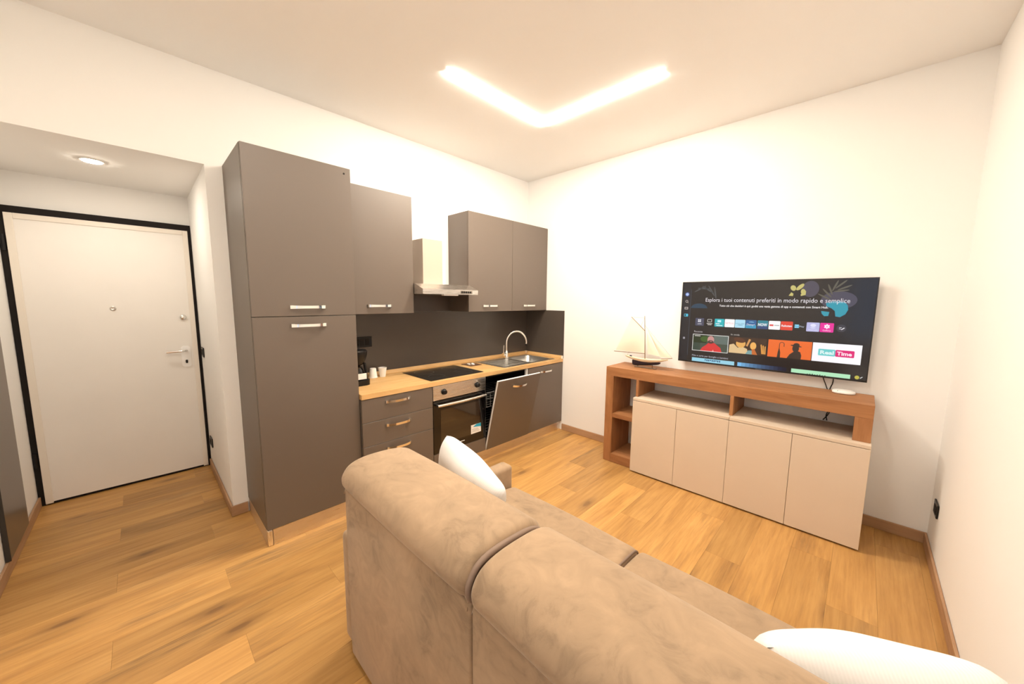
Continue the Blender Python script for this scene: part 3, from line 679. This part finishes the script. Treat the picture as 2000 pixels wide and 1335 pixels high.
def sail(name, a_, b_, c_, d_, belly):
    """four corners (d_ may equal c_): a bellied cloth with thickness"""
    bm = NB(); n = 8; a_, b_, c_, d_ = map(Vector, (a_, b_, c_, d_)); g = []
    for sgn in (0, 1):
        rows = []
        for i in range(n+1):
            u = i/n; p0 = a_.lerp(b_, u); p1 = d_.lerp(c_, u)
            rows.append([bm.verts.new(p0.lerp(p1, j/n)+Vector((0, -belly*math.sin(math.pi*u)*math.sin(math.pi*min(1, max(0, j/n)))+0.0008*sgn, 0))) for j in range(n+1)])
        g.append(rows)
        for i in range(n):
            for j in range(n): bm.faces.new((rows[i][j], rows[i+1][j], rows[i+1][j+1], rows[i][j+1]))
    for A_, B_ in (([g[0][0][j] for j in range(n+1)], [g[1][0][j] for j in range(n+1)]), ([g[0][n][j] for j in range(n+1)], [g[1][n][j] for j in range(n+1)]), ([g[0][i][0] for i in range(n+1)], [g[1][i][0] for i in range(n+1)]), ([g[0][i][n] for i in range(n+1)], [g[1][i][n] for i in range(n+1)])):
        for k in range(n): bm.faces.new((A_[k], A_[k+1], B_[k+1], B_[k]))
    return obj(name, bm, M['sail'], BO, smooth=60)
sail('mainsail', (1.385, BY-0.012, 1.074), (1.672, BY-0.004, 1.076), (1.661, BY-0.004, 1.284), (1.536, BY-0.010, 1.398), 0.020)
sail('jib', (1.826, BY-0.006, 1.052), (1.920, BY-0.002, 1.056), (1.697, BY-0.002, 1.292), (1.694, BY-0.002, 1.290), 0.012)
sail('staysail', (1.700, BY+0.006, 1.068), (1.812, BY+0.008, 1.056), (1.688, BY+0.004, 1.262), (1.685, BY+0.004, 1.260), 0.010)
for p0, p1 in (((1.657, BY, 1.40), (1.532, BY-0.01, 1.405)), ((1.664, BY, 1.33), (1.927, BY, 1.054)), ((1.657, BY, 1.40), (1.50, BY, 1.03))):
    obj('rigging', tube(NB(), [p0, p1], 0.0007, 5), M['spar'], BO)
sb = obj('stand', BX(1.585, 1.790, BY-0.018, BY+0.018, z_u, z_u+0.007, bev=0.002), M['brass'], BO)
for x, zt in ((1.612, 0.9525), (1.752, 0.980)): obj('stand_post', tube(NB(), [(x, BY, z_u+0.007), (x, BY, zt)], 0.004, 10), M['brass'], sb, smooth=50)

# ------------------------------------------------------------------ white box and cables
o = thing('media_box', 'small flat white rounded box beside the cables on the sideboard', 'router', (3.06, -0.10, z_u))
bm = NB(); n = 40; rings = []
for s_, z in ((0.80, 0.0), (0.97, 0.004), (1.0, 0.010), (0.96, 0.017), (0.80, 0.022), (0.4, 0.024)):
    rings.append([bm.verts.new((3.060+0.062*s_*math.copysign(abs(math.cos(2*math.pi*i/n))**0.75, math.cos(2*math.pi*i/n)), -0.098+0.050*s_*math.copysign(abs(math.sin(2*math.pi*i/n))**0.75, math.sin(2*math.pi*i/n)), z_u+z)) for i in range(n)])
for a_, c_ in zip(rings, rings[1:]):
    for i in range(n): bm.faces.new((a_[i], a_[(i+1) % n], c_[(i+1) % n], c_[i]))
bm.faces.new(rings[0][::-1]); bm.faces.new(rings[-1])
obj('shell', bm, M['white'], o, smooth=50)
obj('status_dot', lathe(NB(), (3.03, -0.140, z_u+0.0195), [(0.002, 0), (0.002, 0.003)], 8), M['black'], o)
o = obj('cable', tube(NB(), spline([(2.930, -0.03, 1.08), (2.939, -0.0125, 1.018), (2.958, -0.0122, 0.965), (2.970, -0.0120, 0.930), (2.998, -0.0120, 0.84), (2.997, -0.0120, 0.772), (2.985, -0.0120, 0.735), (2.965, -0.0120, 0.700)], 6), 0.0032, 8), M['black'], smooth=60)
tag(o, 'black cable hanging from the television, left of the pair', 'cable')
o = obj('cable', tube(NB(), spline([(2.995, -0.03, 1.08), (2.997, -0.0065, 1.012), (2.995, -0.0050, 0.975), (2.984, -0.0046, 0.930), (2.983, -0.0046, 0.84), (2.986, -0.0046, 0.772), (2.980, -0.0046, 0.735), (2.987, -0.0046, 0.698)], 6), 0.0032, 8), M['black'], smooth=60)
tag(o, 'black cable hanging from the television, right of the pair', 'cable')

# ================================================================== TELEVISION
tx0, tx1, tz0, tz1, ty = 1.933, 3.1694, 1.0214, 1.7270, -0.070
TV = thing('television', 'large flat television on the wall showing a smart menu', 'television', ((tx0+tx1)/2, ty, tz0))
obj('housing', BX(tx0+0.004, tx1-0.004, ty+0.004, ty+0.026, tz0+0.004, tz1-0.003, bev=0.004), M['black'], TV)
obj('rear_cover', BX(tx0+0.18, tx1-0.18, ty+0.026, ty+0.055, tz0+0.06, tz1-0.20, bev=0.01), M['blackmatte'], TV)
obj('wall_bracket', BX(2.40, 2.70, -0.0145, -0.0015, 1.20, 1.50), M['blackmatte'], TV)
bez = NB()
for b in ((tx0, tx1, tz1-0.006, tz1), (tx0, tx1, tz0, tz0+0.012), (tx0, tx0+0.006, tz0+0.012, tz1-0.006), (tx1-0.006, tx1, tz0+0.012, tz1-0.006)): box(bez, b[0], b[1], ty-0.002, ty+0.006, b[2], b[3])
obj('bezel', bez, mat('bezel_dark', (0.02, 0.018, 0.017), 0.3, 0.3), TV)
M['screen'] = mat('screen_black', (0.004, 0.004, 0.005), 0.16, spec=0.5, emit=(0.014, 0.011, 0.011), estr=1.0)
SC = obj('screen', BX(tx0+0.006, tx1-0.006, ty-0.0002, ty+0.005, tz0+0.012, tz1-0.006), M['screen'], TV)
SC['label'] = 'dark glowing screen with rows of tiles'
EM = {}
def em(c, s=1.0):
    """c is sRGB 0-255 of a lit screen element"""
    k = (c, s)
    if k not in EM:
        lin = tuple(((v/255)/12.92 if v/255 <= 0.04045 else ((v/255+0.055)/1.055)**2.4) for v in c)
        EM[k] = glow('screen_colour', lin, s)
    return EM[k]
def flat(name, pts, lay, c, parent=None, s=1.0):
    bm = NB(); y = ty-0.0002-0.00025*lay
    bm.faces.new([bm.verts.new((p[0], y, p[1])) for p in pts])
    return obj(name, bm, em(c, s), parent or SC)
def rect(name, x0, x1, z0, z1, lay, c, parent=None, r=0.0, s=1.0):
    pts = rrect(x0, x1, z0, z1, r, 4) if r else [(x0, z0), (x1, z0), (x1, z1), (x0, z1)]
    return flat(name, pts, lay, c, parent, s)
def ell(name, cx_, cz_, rx, rz, lay, c, parent=None, a0=0, a1=360, rot=0, n=28):
    pts = []
    for i in range(n if a1-a0 >= 360 else n+1):
        a_ = R(a0+(a1-a0)*i/n); x = rx*math.cos(a_); z = rz*math.sin(a_); q = R(rot)
        pts.append((cx_+x*math.cos(q)-z*math.sin(q), cz_+x*math.sin(q)+z*math.cos(q)))
    return flat(name, pts, lay, c, parent)
def text(name, body, x0, x1, zc, h, lay, c, parent=None, fit=True, bold=0.0):
    """lettering lying flat on the screen: fitted to x0..x1, x-height line centred near zc"""
    cu = bpy.data.curves.new(name, 'FONT'); cu.body = body; cu.size = h; cu.resolution_u = 2; cu.offset = bold
    tmp = bpy.data.objects.new(name, cu); col.objects.link(tmp)
    bpy.context.view_layer.update()
    me = bpy.data.meshes.new_from_object(tmp.evaluated_get(bpy.context.evaluated_depsgraph_get()))
    bpy.data.objects.remove(tmp); bpy.data.curves.remove(cu)
    xs = [v.co.x for v in me.vertices]; ys = [v.co.y for v in me.vertices]
    k = (x1-x0)/(max(xs)-min(xs)) if fit else 1
    ym = 0.34*h
    bm = NB(); bm.from_mesh(me); bpy.data.meshes.remove(me)
    for v in bm.verts: v.co = (x0+(v.co.x-min(xs))*k, ty-0.0002-0.00025*lay, zc+(v.co.y-ym))
    return obj(name, bm, em(c), parent or SC)
WHT = (235, 235, 240)
# ambient artwork on the menu background
rect('menu_bar', tx0+0.006, 2.006, tz0+0.012, tz1-0.006, 1, (18, 20, 28))
rect('menu_line', 2.0075, 2.0095, 1.08, 1.66, 1, (70, 84, 105))
ell('leaf_blob', 2.080, 1.500, 0.066, 0.040, 1, (22, 58, 82), a0=0, a1=180)
ell('dark_disc', 2.822, 1.655, 0.048, 0.058, 1, (70, 66, 82))
ell('dark_disc', 2.98, 1.575, 0.095, 0.062, 1, (68, 64, 80))
for i, (x, z, a_) in enumerate(((2.06, 1.665, 70), (2.09, 1.668, 35), (2.12, 1.66, 5), (2.15, 1.648, -20), (2.18, 1.63, -40))):
    ell('frond', x+0.02, z, 0.052, 0.0055, 2, (72, 74, 76), rot=a_-40)
for i, (x, z, a_) in enumerate(((2.915, 1.625, 130), (2.93, 1.65, 110), (2.955, 1.675, 70), (2.985, 1.685, 45), (3.005, 1.662, 25), (2.99, 1.64, 8), (2.90, 1.60, 150))):
    ell('frond', x, z, 0.040, 0.0055, 2, (88, 84, 72), rot=a_)
# four-petal flower motif
for cx_, cz_, rx, rz, a_ in ((2.722, 1.663, 0.016, 0.021, 25), (2.762, 1.670, 0.030, 0.013, 48), (2.782, 1.634, 0.022, 0.014, 100)):
    ell('petal', cx_, cz_, rx, rz, 2, (196, 186, 110), rot=a_)
flat('petal', [(2.698, 1.607), (2.712, 1.632), (2.726, 1.621), (2.724, 1.604)], 2, (196, 186, 110))
flat('petal', [(2.768, 1.616), (2.798, 1.640), (2.797, 1.612), (2.770, 1.604)], 3, (196, 186, 110))
# teal leaf motif
flat('teal_leaf', [(2.915, 1.553), (2.945, 1.566), (2.985, 1.568), (3.015, 1.560), (3.030, 1.540), (3.034, 1.510), (3.022, 1.478), (2.996, 1.458), (2.972, 1.462), (2.966, 1.500), (2.945, 1.520), (2.920, 1.532)], 2, (28, 150, 172))
flat('teal_leaf', [(2.893, 1.498), (2.938, 1.492), (2.934, 1.464), (2.912, 1.462), (2.898, 1.478)], 2, (28, 150, 172))
# side icons
ell('icon', 1.977, 1.619, 0.019, 0.019, 2, (44, 70, 130)); ell('icon', 1.977, 1.619, 0.0125, 0.0125, 3, (176, 198, 240))
ell('icon', 1.976, 1.558, 0.011, 0.011, 2, (200, 190, 185)); ell('icon', 1.976, 1.558, 0.0075, 0.0075, 3, (30, 31, 42)); flat('icon', [(1.983, 1.550), (1.990, 1.543), (1.9915, 1.545), (1.985, 1.552)], 3, (200, 190, 185))
rect('icon', 1.961, 1.990, 1.487, 1.508, 2, (190, 182, 178), r=0.003); rect('icon', 1.966, 1.985, 1.492, 1.503, 3, (70, 66, 66))
rect('icon', 1.960, 1.994, 1.424, 1.448, 2, (70, 190, 220), r=0.004); rect('icon', 1.964, 1.976, 1.428, 1.444, 3, (24, 28, 40))
rect('icon', 1.963, 1.980, 1.223, 1.241, 2, (150, 150, 160), r=0.003)
text('headline_text', 'Esplora i tuoi contenuti preferiti in modo rapido e semplice', 2.130, 3.040, 1.572, 0.046, 4, (225, 222, 228))
text('subline_text', 'Tutto ciò che desideri è qui: goditi una vasta gamma di app e contenuti con Smart Hub.', 2.238, 2.930, 1.524, 0.0215, 4, (225, 222, 222), bold=0.0006)
# app row
za, zb = 1.348, 1.414; zm = (za+zb)/2
def tile(x0, x1, c): return rect('app_tile', x0+0.0015, x1-0.0015, za, zb, 3, c, r=0.005)
t = tile(2.057, 2.129, (68, 70, 92)); [rect('glyph', 2.080+i*0.013, 2.090+i*0.013, 1.380+j*0.013, 1.390+j*0.013, 5, WHT) for i in range(2) for j in range(2)]; text('caption', 'APPS', 2.077, 2.109, 1.364, 0.012, 5, WHT)
t = tile(2.140, 2.205, (12, 12, 14)); rect('glyph', 2.154, 2.190, 1.383, 1.408, 5, (200, 196, 190), r=0.005); rect('glyph', 2.158, 2.186, 1.387, 1.404, 6, (14, 14, 15)); rect('glyph', 2.150, 2.194, 1.368, 1.374, 5, (200, 196, 190)); rect('glyph', 2.158, 2.188, 1.358, 1.363, 5, (200, 196, 190))
t = tile(2.210, 2.285, (28, 178, 186)); rect('glyph', 2.233, 2.260, 1.385, 1.404, 5, (190, 240, 245), r=0.003); rect('glyph', 2.220, 2.250, 1.370, 1.376, 5, WHT); rect('glyph', 2.226, 2.272, 1.355, 1.361, 5, (215, 245, 248))
t = tile(2.286, 2.361, (252, 250, 250)); text('caption', 'NETFLIX', 2.294, 2.353, zm, 0.018, 5, (235, 150, 155))
t = tile(2.361, 2.436, (172, 220, 240)); text('caption', 'prime video', 2.368, 2.429, zm+0.002, 0.014, 5, (70, 130, 165)); ell('glyph', 2.4, 1.370, 0.02, 0.002, 5, (70, 130, 165))
t = tile(2.436, 2.512, (26, 92, 150)); rect('glyph', 2.4375, 2.5105, za, za+0.026, 4, (44, 150, 190)); text('caption', 'Disney+', 2.446, 2.502, zm-0.003, 0.022, 5, WHT); ell('glyph', 2.476, 1.390, 0.022, 0.012, 4, (120, 180, 215), a0=20, a1=150)
t = tile(2.516, 2.588, (24, 128, 146)); rect('glyph', 2.5175, 2.5865, za, za+0.022, 4, (40, 70, 120)); text('caption', 'NOW', 2.522, 2.582, zm, 0.030, 5, WHT, bold=0.001)
t = tile(2.590, 2.666, (252, 250, 248)); rect('glyph', 2.597, 2.622, zm-0.007, zm+0.006, 5, (225, 80, 80), r=0.003); rect('glyph', 2.627, 2.659, zm-0.004, zm+0.003, 5, (175, 178, 180))
t = tile(2.666, 2.742, (226, 64, 44)); text('caption', 'Rakuten', 2.672, 2.736, zm, 0.021, 5, WHT, bold=0.0006)
t = tile(2.744, 2.817, (12, 12, 14)); r_ = rect('glyph', 2.752, 2.777, 1.369, 1.394, 5, (130, 210, 240)); text('caption', 'Rai', 2.755, 2.774, zm, 0.014, 6, (30, 90, 150)); text('caption', 'Play', 2.780, 2.808, zm, 0.016, 5, (190, 205, 225))
t = tile(2.819, 2.895, (186, 186, 228)); ell('glyph', 2.858, 1.393, 0.016, 0.012, 5, (225, 225, 250)); ell('glyph', 2.858, 1.377, 0.016, 0.006, 5, (225, 225, 250), a0=180, a1=360); text('caption', 'Internet', 2.834, 2.882, 1.361, 0.012, 5, (235, 235, 252))
t = tile(2.895, 2.972, (232, 30, 152))
for i in range(6): ell('glyph', 2.934+0.010*math.cos(R(60*i+30)), 1.389+0.010*math.sin(R(60*i+30)), 0.007, 0.005, 5, (250, 235, 248), rot=60*i+30)
text('caption', 'Gallery', 2.912, 2.957, 1.361, 0.014, 5, (250, 225, 245))
ell('icon', 3.010, zm, 0.026, 0.026, 3, (50, 48, 58)); rect('glyph', 2.998, 3.012, zm+0.003, zm+0.006, 5, WHT); rect('glyph', 2.998, 3.008, zm-0.006, zm-0.003, 5, WHT); flat('glyph', [(3.008, zm-0.010), (3.024, zm+0.006), (3.028, zm+0.002), (3.012, zm-0.012)], 5, WHT)
text('row_title', 'Recente', 2.055, 2.122, 1.297, 0.022, 4, (190, 185, 190)); text('row_title', 'In onda', 2.340, 2.402, 1.290, 0.019, 4, (200, 195, 190))
# picture row
p = rect('picture_tile', 2.046, 2.326, 1.129, 1.274, 3, (236, 236, 232)); rect('picture', 2.050, 2.322, 1.133, 1.270, 4, (62, 74, 62))
rect('picture', 2.050, 2.160, 1.200, 1.270, 5, (26, 44, 14)); rect('picture', 2.05, 2.11, 1.133, 1.20, 5, (48, 66, 54)); rect('picture', 2.215, 2.322, 1.20, 1.270, 5, (92, 106, 100)); ell('picture', 2.145, 1.235, 0.035, 0.025, 6, (54, 88, 24))
flat('picture', [(2.112, 1.133), (2.128, 1.162), (2.158, 1.185), (2.176, 1.206), (2.222, 1.206), (2.246, 1.186), (2.270, 1.168), (2.280, 1.133)], 7, (214, 44, 46))
flat('picture', [(2.205, 1.133), (2.215, 1.150), (2.222, 1.133)], 8, (240, 150, 140))
ell('picture', 2.192, 1.232, 0.026, 0.033, 8, (196, 142, 138)); ell('picture', 2.192, 1.214, 0.022, 0.015, 9, (70, 48, 46)); ell('picture', 2.194, 1.219, 0.010, 0.004, 10, (165, 110, 105))
rect('picture', 2.062, 2.108, 1.256, 1.263, 6, (190, 190, 185))
p = rect('picture_tile', 2.332, 2.592, 1.138, 1.272, 3, (58, 34, 18))
flat('picture', [(2.333, 1.139), (2.335, 1.205), (2.365, 1.215), (2.395, 1.185), (2.43, 1.195), (2.462, 1.18), (2.47, 1.139)], 4, (222, 190, 140))
ell('picture', 2.415, 1.220, 0.034, 0.034, 5, (228, 170, 90)); ell('picture', 2.405, 1.248, 0.042, 0.020, 6, (84, 44, 22), rot=-12); flat('picture', [(2.452, 1.205), (2.470, 1.262), (2.484, 1.258), (2.464, 1.200)], 5, (210, 150, 85))
flat('picture', [(2.452, 1.139), (2.470, 1.170), (2.50, 1.172), (2.52, 1.139)], 6, (118, 160, 160)); ell('picture', 2.512, 1.212, 0.026, 0.050, 5, (54, 30, 16)); ell('picture', 2.502, 1.208, 0.021, 0.030, 6, (236, 176, 92)); flat('picture', [(2.498, 1.139), (2.494, 1.180), (2.512, 1.185), (2.534, 1.139)], 7, (196, 104, 40))
for i in range(3): flat('picture', [(2.560+0.010*i, 1.150), (2.550+0.014*i, 1.222-0.006*i), (2.558+0.014*i, 1.226-0.006*i), (2.572+0.008*i, 1.150)], 5, (214, 150, 70))
p = rect('picture_tile', 2.600, 2.864, 1.137, 1.271, 3, (236, 106, 38))
flat('picture', [(2.661, 1.137), (2.664, 1.175), (2.669, 1.205), (2.674, 1.205), (2.680, 1.175), (2.681, 1.137)], 4, (52, 38, 30)); rect('picture', 2.6695, 2.6735, 1.20, 1.240, 4, (52, 38, 30))
bm = NB()
for i in range(10):
    a0, a1 = R(180-20*i), R(180-20*(i+1)) if i < 9 else R(0); q = [(2.686+r_*math.cos(a_), 1.240+r_*math.sin(a_)*0.95) for a_, r_ in ((a0, 0.0165), (a1, 0.0165), (a1, 0.0125), (a0, 0.0125))]
    if i < 9: bm.faces.new([bm.verts.new((x, ty-0.0012, z)) for x, z in q])
obj('picture', bm, em((52, 38, 30)), SC); rect('picture', 2.6985, 2.7025, 1.222, 1.240, 4, (52, 38, 30))
flat('picture', [(2.722, 1.137), (2.738, 1.168), (2.760, 1.190), (2.778, 1.200), (2.800, 1.190), (2.808, 1.165), (2.806, 1.137)], 4, (52, 38, 30)); ell('picture', 2.771, 1.215, 0.020, 0.028, 5, (52, 38, 30)); ell('picture', 2.772, 1.234, 0.034, 0.006, 5, (52, 38, 30), rot=-8); ell('picture', 2.774, 1.240, 0.019, 0.016, 6, (52, 38, 30))
p = rect('picture_tile', 2.868, 3.127, 1.136, 1.271, 3, (250, 248, 252))
rect('picture', 2.901, 2.994, 1.180, 1.228, 4, (110, 205, 205), r=0.006); rect('picture', 2.994, 3.092, 1.180, 1.228, 4, (224, 24, 116), r=0.006)
text('caption', 'Real', 2.912, 2.986, 1.204, 0.036, 5, (225, 245, 245), bold=0.0012); text('caption', 'Time', 3.002, 3.080, 1.204, 0.036, 5, (255, 225, 238), bold=0.0012)
text('row_title', 'Film e serie per famiglie e bambini', 2.050, 2.332, 1.086, 0.021, 4, (190, 190, 200))
rect('banner', 2.050, 2.380, 1.034, 1.066, 3, (150, 208, 228)); [rect('glyph', 2.155+0.014*i, 2.164+0.014*i, 1.049-(0.004 if i % 3 else 0), 1.060, 5, (40, 80, 120)) for i in range(9)]
for i in range(12):
    c = [int(a_+(b_-a_)*(i/11)**0.8) for a_, b_ in zip((120, 190, 238), (8, 14, 40))]; rect('banner', 2.403+0.0271*i, 2.403+0.0271*(i+1), 1.034, 1.065, 3, tuple(c))
rect('banner', 2.757, 3.084, 1.034, 1.063, 3, (178, 232, 190)); [rect('glyph', 2.85+0.014*i, 2.858+0.014*i, 1.034, 1.037+0.0015*(i % 3), 5, (70, 110, 80)) for i in range(8)]
text('maker_mark', 'SAMSUNG', 2.530, 2.572, tz0+0.0055, 0.008, 9, (150, 150, 150))
ell('sticker', 3.118, 1.050, 0.012, 0.013, 4, (190, 180, 70)); flat('sticker', [(3.132, 1.043), (3.138, 1.046), (3.147, 1.056), (3.143, 1.058), (3.135, 1.052)], 4, (200, 200, 200))

# ================================================================== SOFA
SX = [1.650, 2.465, 3.280]
SO = thing('sofa', 'brown suede two-seat sofa seen from behind', 'sofa', (2.465, -2.43, 0))
obj('base', BX(1.652, 3.278, -2.90, -1.965, 0.045, 0.285, bev=0.02, seg=3), M['suede'], SO, smooth=60)
for x in (1.70, 3.23):
    for y in (-2.84, -2.02): obj('foot', cyl(NB(), (x, y, 0.0005), 0.022, 0.026, 0.0445, 'z', 16), M['black'], SO)
for i in range(2):
    a_, b_ = SX[i], SX[i+1]
    g0 = 0.0 if i == 0 else 0.0012; g1 = 0.0012 if i == 0 else 0.0
    bm = BX(a_+g0, b_-g1, -2.940, -2.902, 0.030, 0.782, bev=0.010, seg=4)
    obj('back_panel', bm, M['suede'], SO, smooth=50)
    prof = close_spline([(-2.934, 0.787), (-2.954, 0.808), (-2.955, 0.845), (-2.925, 0.884), (-2.865, 0.902), (-2.765, 0.902), (-2.685, 0.890), (-2.640, 0.858), (-2.622, 0.790), (-2.600, 0.660), (-2.575, 0.520), (-2.600, 0.452), (-2.72, 0.445), (-2.85, 0.50), (-2.888, 0.62), (-2.893, 0.760), (-2.905, 0.785)], 4)
    o = obj('back_cushion', loft_x(NB(), prof, a_+0.001 if i == 0 else a_+0.006, b_-0.012 if i == 0 else b_-0.001, 0.028, 7, 12, 0.004), M['suede'], SO, smooth=60)
    xe = b_-0.007 if i == 0 else a_+0.007
    pp = [(xe, y, z) for y, z in prof]
    inset = []
    cy_, cz_ = -2.76, 0.70
    for y, z in prof[0:44]:
        v = Vector((y-cy_, z-cz_)); v *= (1-0.022/v.length); inset.append((xe-0.007 if i == 0 else xe+0.010, cy_+v.x, cz_+v.y))
    if i == 0: obj('piping', tube(NB(), [(p_[0]+0.004, p_[1], p_[2]) for p_ in inset], 0.0095, 8), M['piping'], o, smooth=60)
    sp = close_spline([(-2.58, 0.292), (-2.58, 0.400), (-2.555, 0.430), (-2.40, 0.438), (-2.15, 0.438), (-1.985, 0.428), (-1.935, 0.405), (-1.920, 0.365), (-1.925, 0.320), (-1.950, 0.292), (-2.15, 0.288), (-2.40, 0.288)], 4)
    o = obj('seat_cushion', loft_x(NB(), sp, a_+0.004, b_-0.004, 0.030, 7, 12, 0.006), M['suede'], SO, smooth=60)
    if i == 0:
        ins = []
        for y, z in sp[4:40]:
            v = Vector((y+2.2, z-0.36)); ins.append((b_-0.012, -2.2+v.x*0.985, 0.36+v.y*0.80))
        obj('piping', tube(NB(), ins, 0.0065, 8), M['piping'], o, smooth=60)
for x0, x1 in ((1.553, 1.648), (3.282, 3.377)):
    bm = BX(x0, x1, -2.928, -1.935, 0.040, 0.548, bev=0.024, seg=5)
    obj('armrest', bm, M['suede'], SO, smooth=60)

# ------------------------------------------------------------------ cushions
def pillow(name, label, centre, w_, h_, th, rots):
    bm = NB(); n = 26; top = {}; bot = {}
    def P(i, j, s):
        u = -1+2*i/n; v = -1+2*j/n
        pu = 1-0.05*(1-u*u)-0.09*(u*v)**4; pv = 1-0.05*(1-v*v)-0.09*(u*v)**4
        x = w_/2*u*pv; z = h_/2*v*pu
        f = max(0.0, (1-u**4)*(1-v**4))**0.55
        wr = 0.006*math.sin(5*u+2.3*v)+0.004*math.sin(9*v-3*u)
        return Vector((x, s*(th/2*f+wr*f), z))
    for i in range(n+1):
        for j in range(n+1):
            edge = i in (0, n) or j in (0, n)
            top[i, j] = bm.verts.new(P(i, j, -1)); bot[i, j] = top[i, j] if edge else bm.verts.new(P(i, j, 1))
    for i in range(n):
        for j in range(n):
            bm.faces.new((top[i, j], top[i+1, j], top[i+1, j+1], top[i, j+1]))
            f = (bot[i, j], bot[i, j+1], bot[i+1, j+1], bot[i+1, j])
            if len(set(f)) == 4 and not bm.faces.get(f): bm.faces.new(f)
    bmesh.ops.recalc_face_normals(bm, faces=bm.faces)
    me = bpy.data.meshes.new(name); bm.to_mesh(me); bm.free(); me.materials.append(M['linen'])
    for f in me.polygons: f.use_smooth = True
    o = bpy.data.objects.new(name, me); link(o); o.location = centre; o.rotation_euler = rots
    tag(o, label, 'cushion'); return o
pillow('cushion', 'white cushion at the far end of the sofa near the kitchen', (1.862, -2.460, 0.655), 0.45, 0.44, 0.16, (R(8), R(19), R(0)))
pillow('cushion', 'white ribbed cushion at the near end of the sofa by the right wall', (3.160, -2.420, 0.660), 0.46, 0.43, 0.16, (R(24), R(0), R(35)))

# ================================================================== SMALL FIXTURES
o = thing('wall_panel', 'tall glossy dark panel on the wall left of the entrance', 'panel', (-0.43, YR, 0.079))
obj('face', BX(-0.672, -0.190, YR+0.0025, YR+0.020, 0.079, 2.10, bev=0.001, seg=1), M['panelgrey'], o)
obj('edge_strip', BX(-0.1895, -0.182, YR+0.002, YR+0.022, 0.079, 2.10), M['paneledge'], o)
def plate(name, label, axis, a_, b_, z):
    t = thing(name, label, 'socket' if 'socket' in name else 'switch', (a_, b_, z))
    if axis == 'y':
        obj('plate', BX(a_-0.06, a_+0.06, b_-0.010, b_-0.001, z-0.041, z+0.041, bev=0.003), M['black'], t)
        for i in range(3): obj('rocker', BX(a_-0.036+0.025*i-0.0115, a_-0.036+0.025*i+0.0115, b_-0.0125, b_-0.0102, z-0.024, z+0.024, bev=0.001, seg=1), M['blackmatte'], t)
    else:
        obj('plate', BX(a_-0.010, a_-0.001, b_-0.06, b_+0.06, z-0.041, z+0.041, bev=0.003), M['black'], t)
        for i in range(3): obj('insert', BX(a_-0.0125, a_-0.0102, b_-0.036+0.025*i-0.0115, b_-0.036+0.025*i+0.0115, z-0.024, z+0.024, bev=0.001, seg=1), M['blackmatte'], t)
plate('light_switch', 'black light switch plate beside the entrance door at handle height', 'y', -0.965, YAL, 1.082)
plate('wall_socket', 'black wall socket low down beside the entrance door', 'y', -0.925, YAL, 0.287)
plate('wall_socket', 'black wall socket low on the right wall near the corner', 'x', XW, -0.215, 0.332)
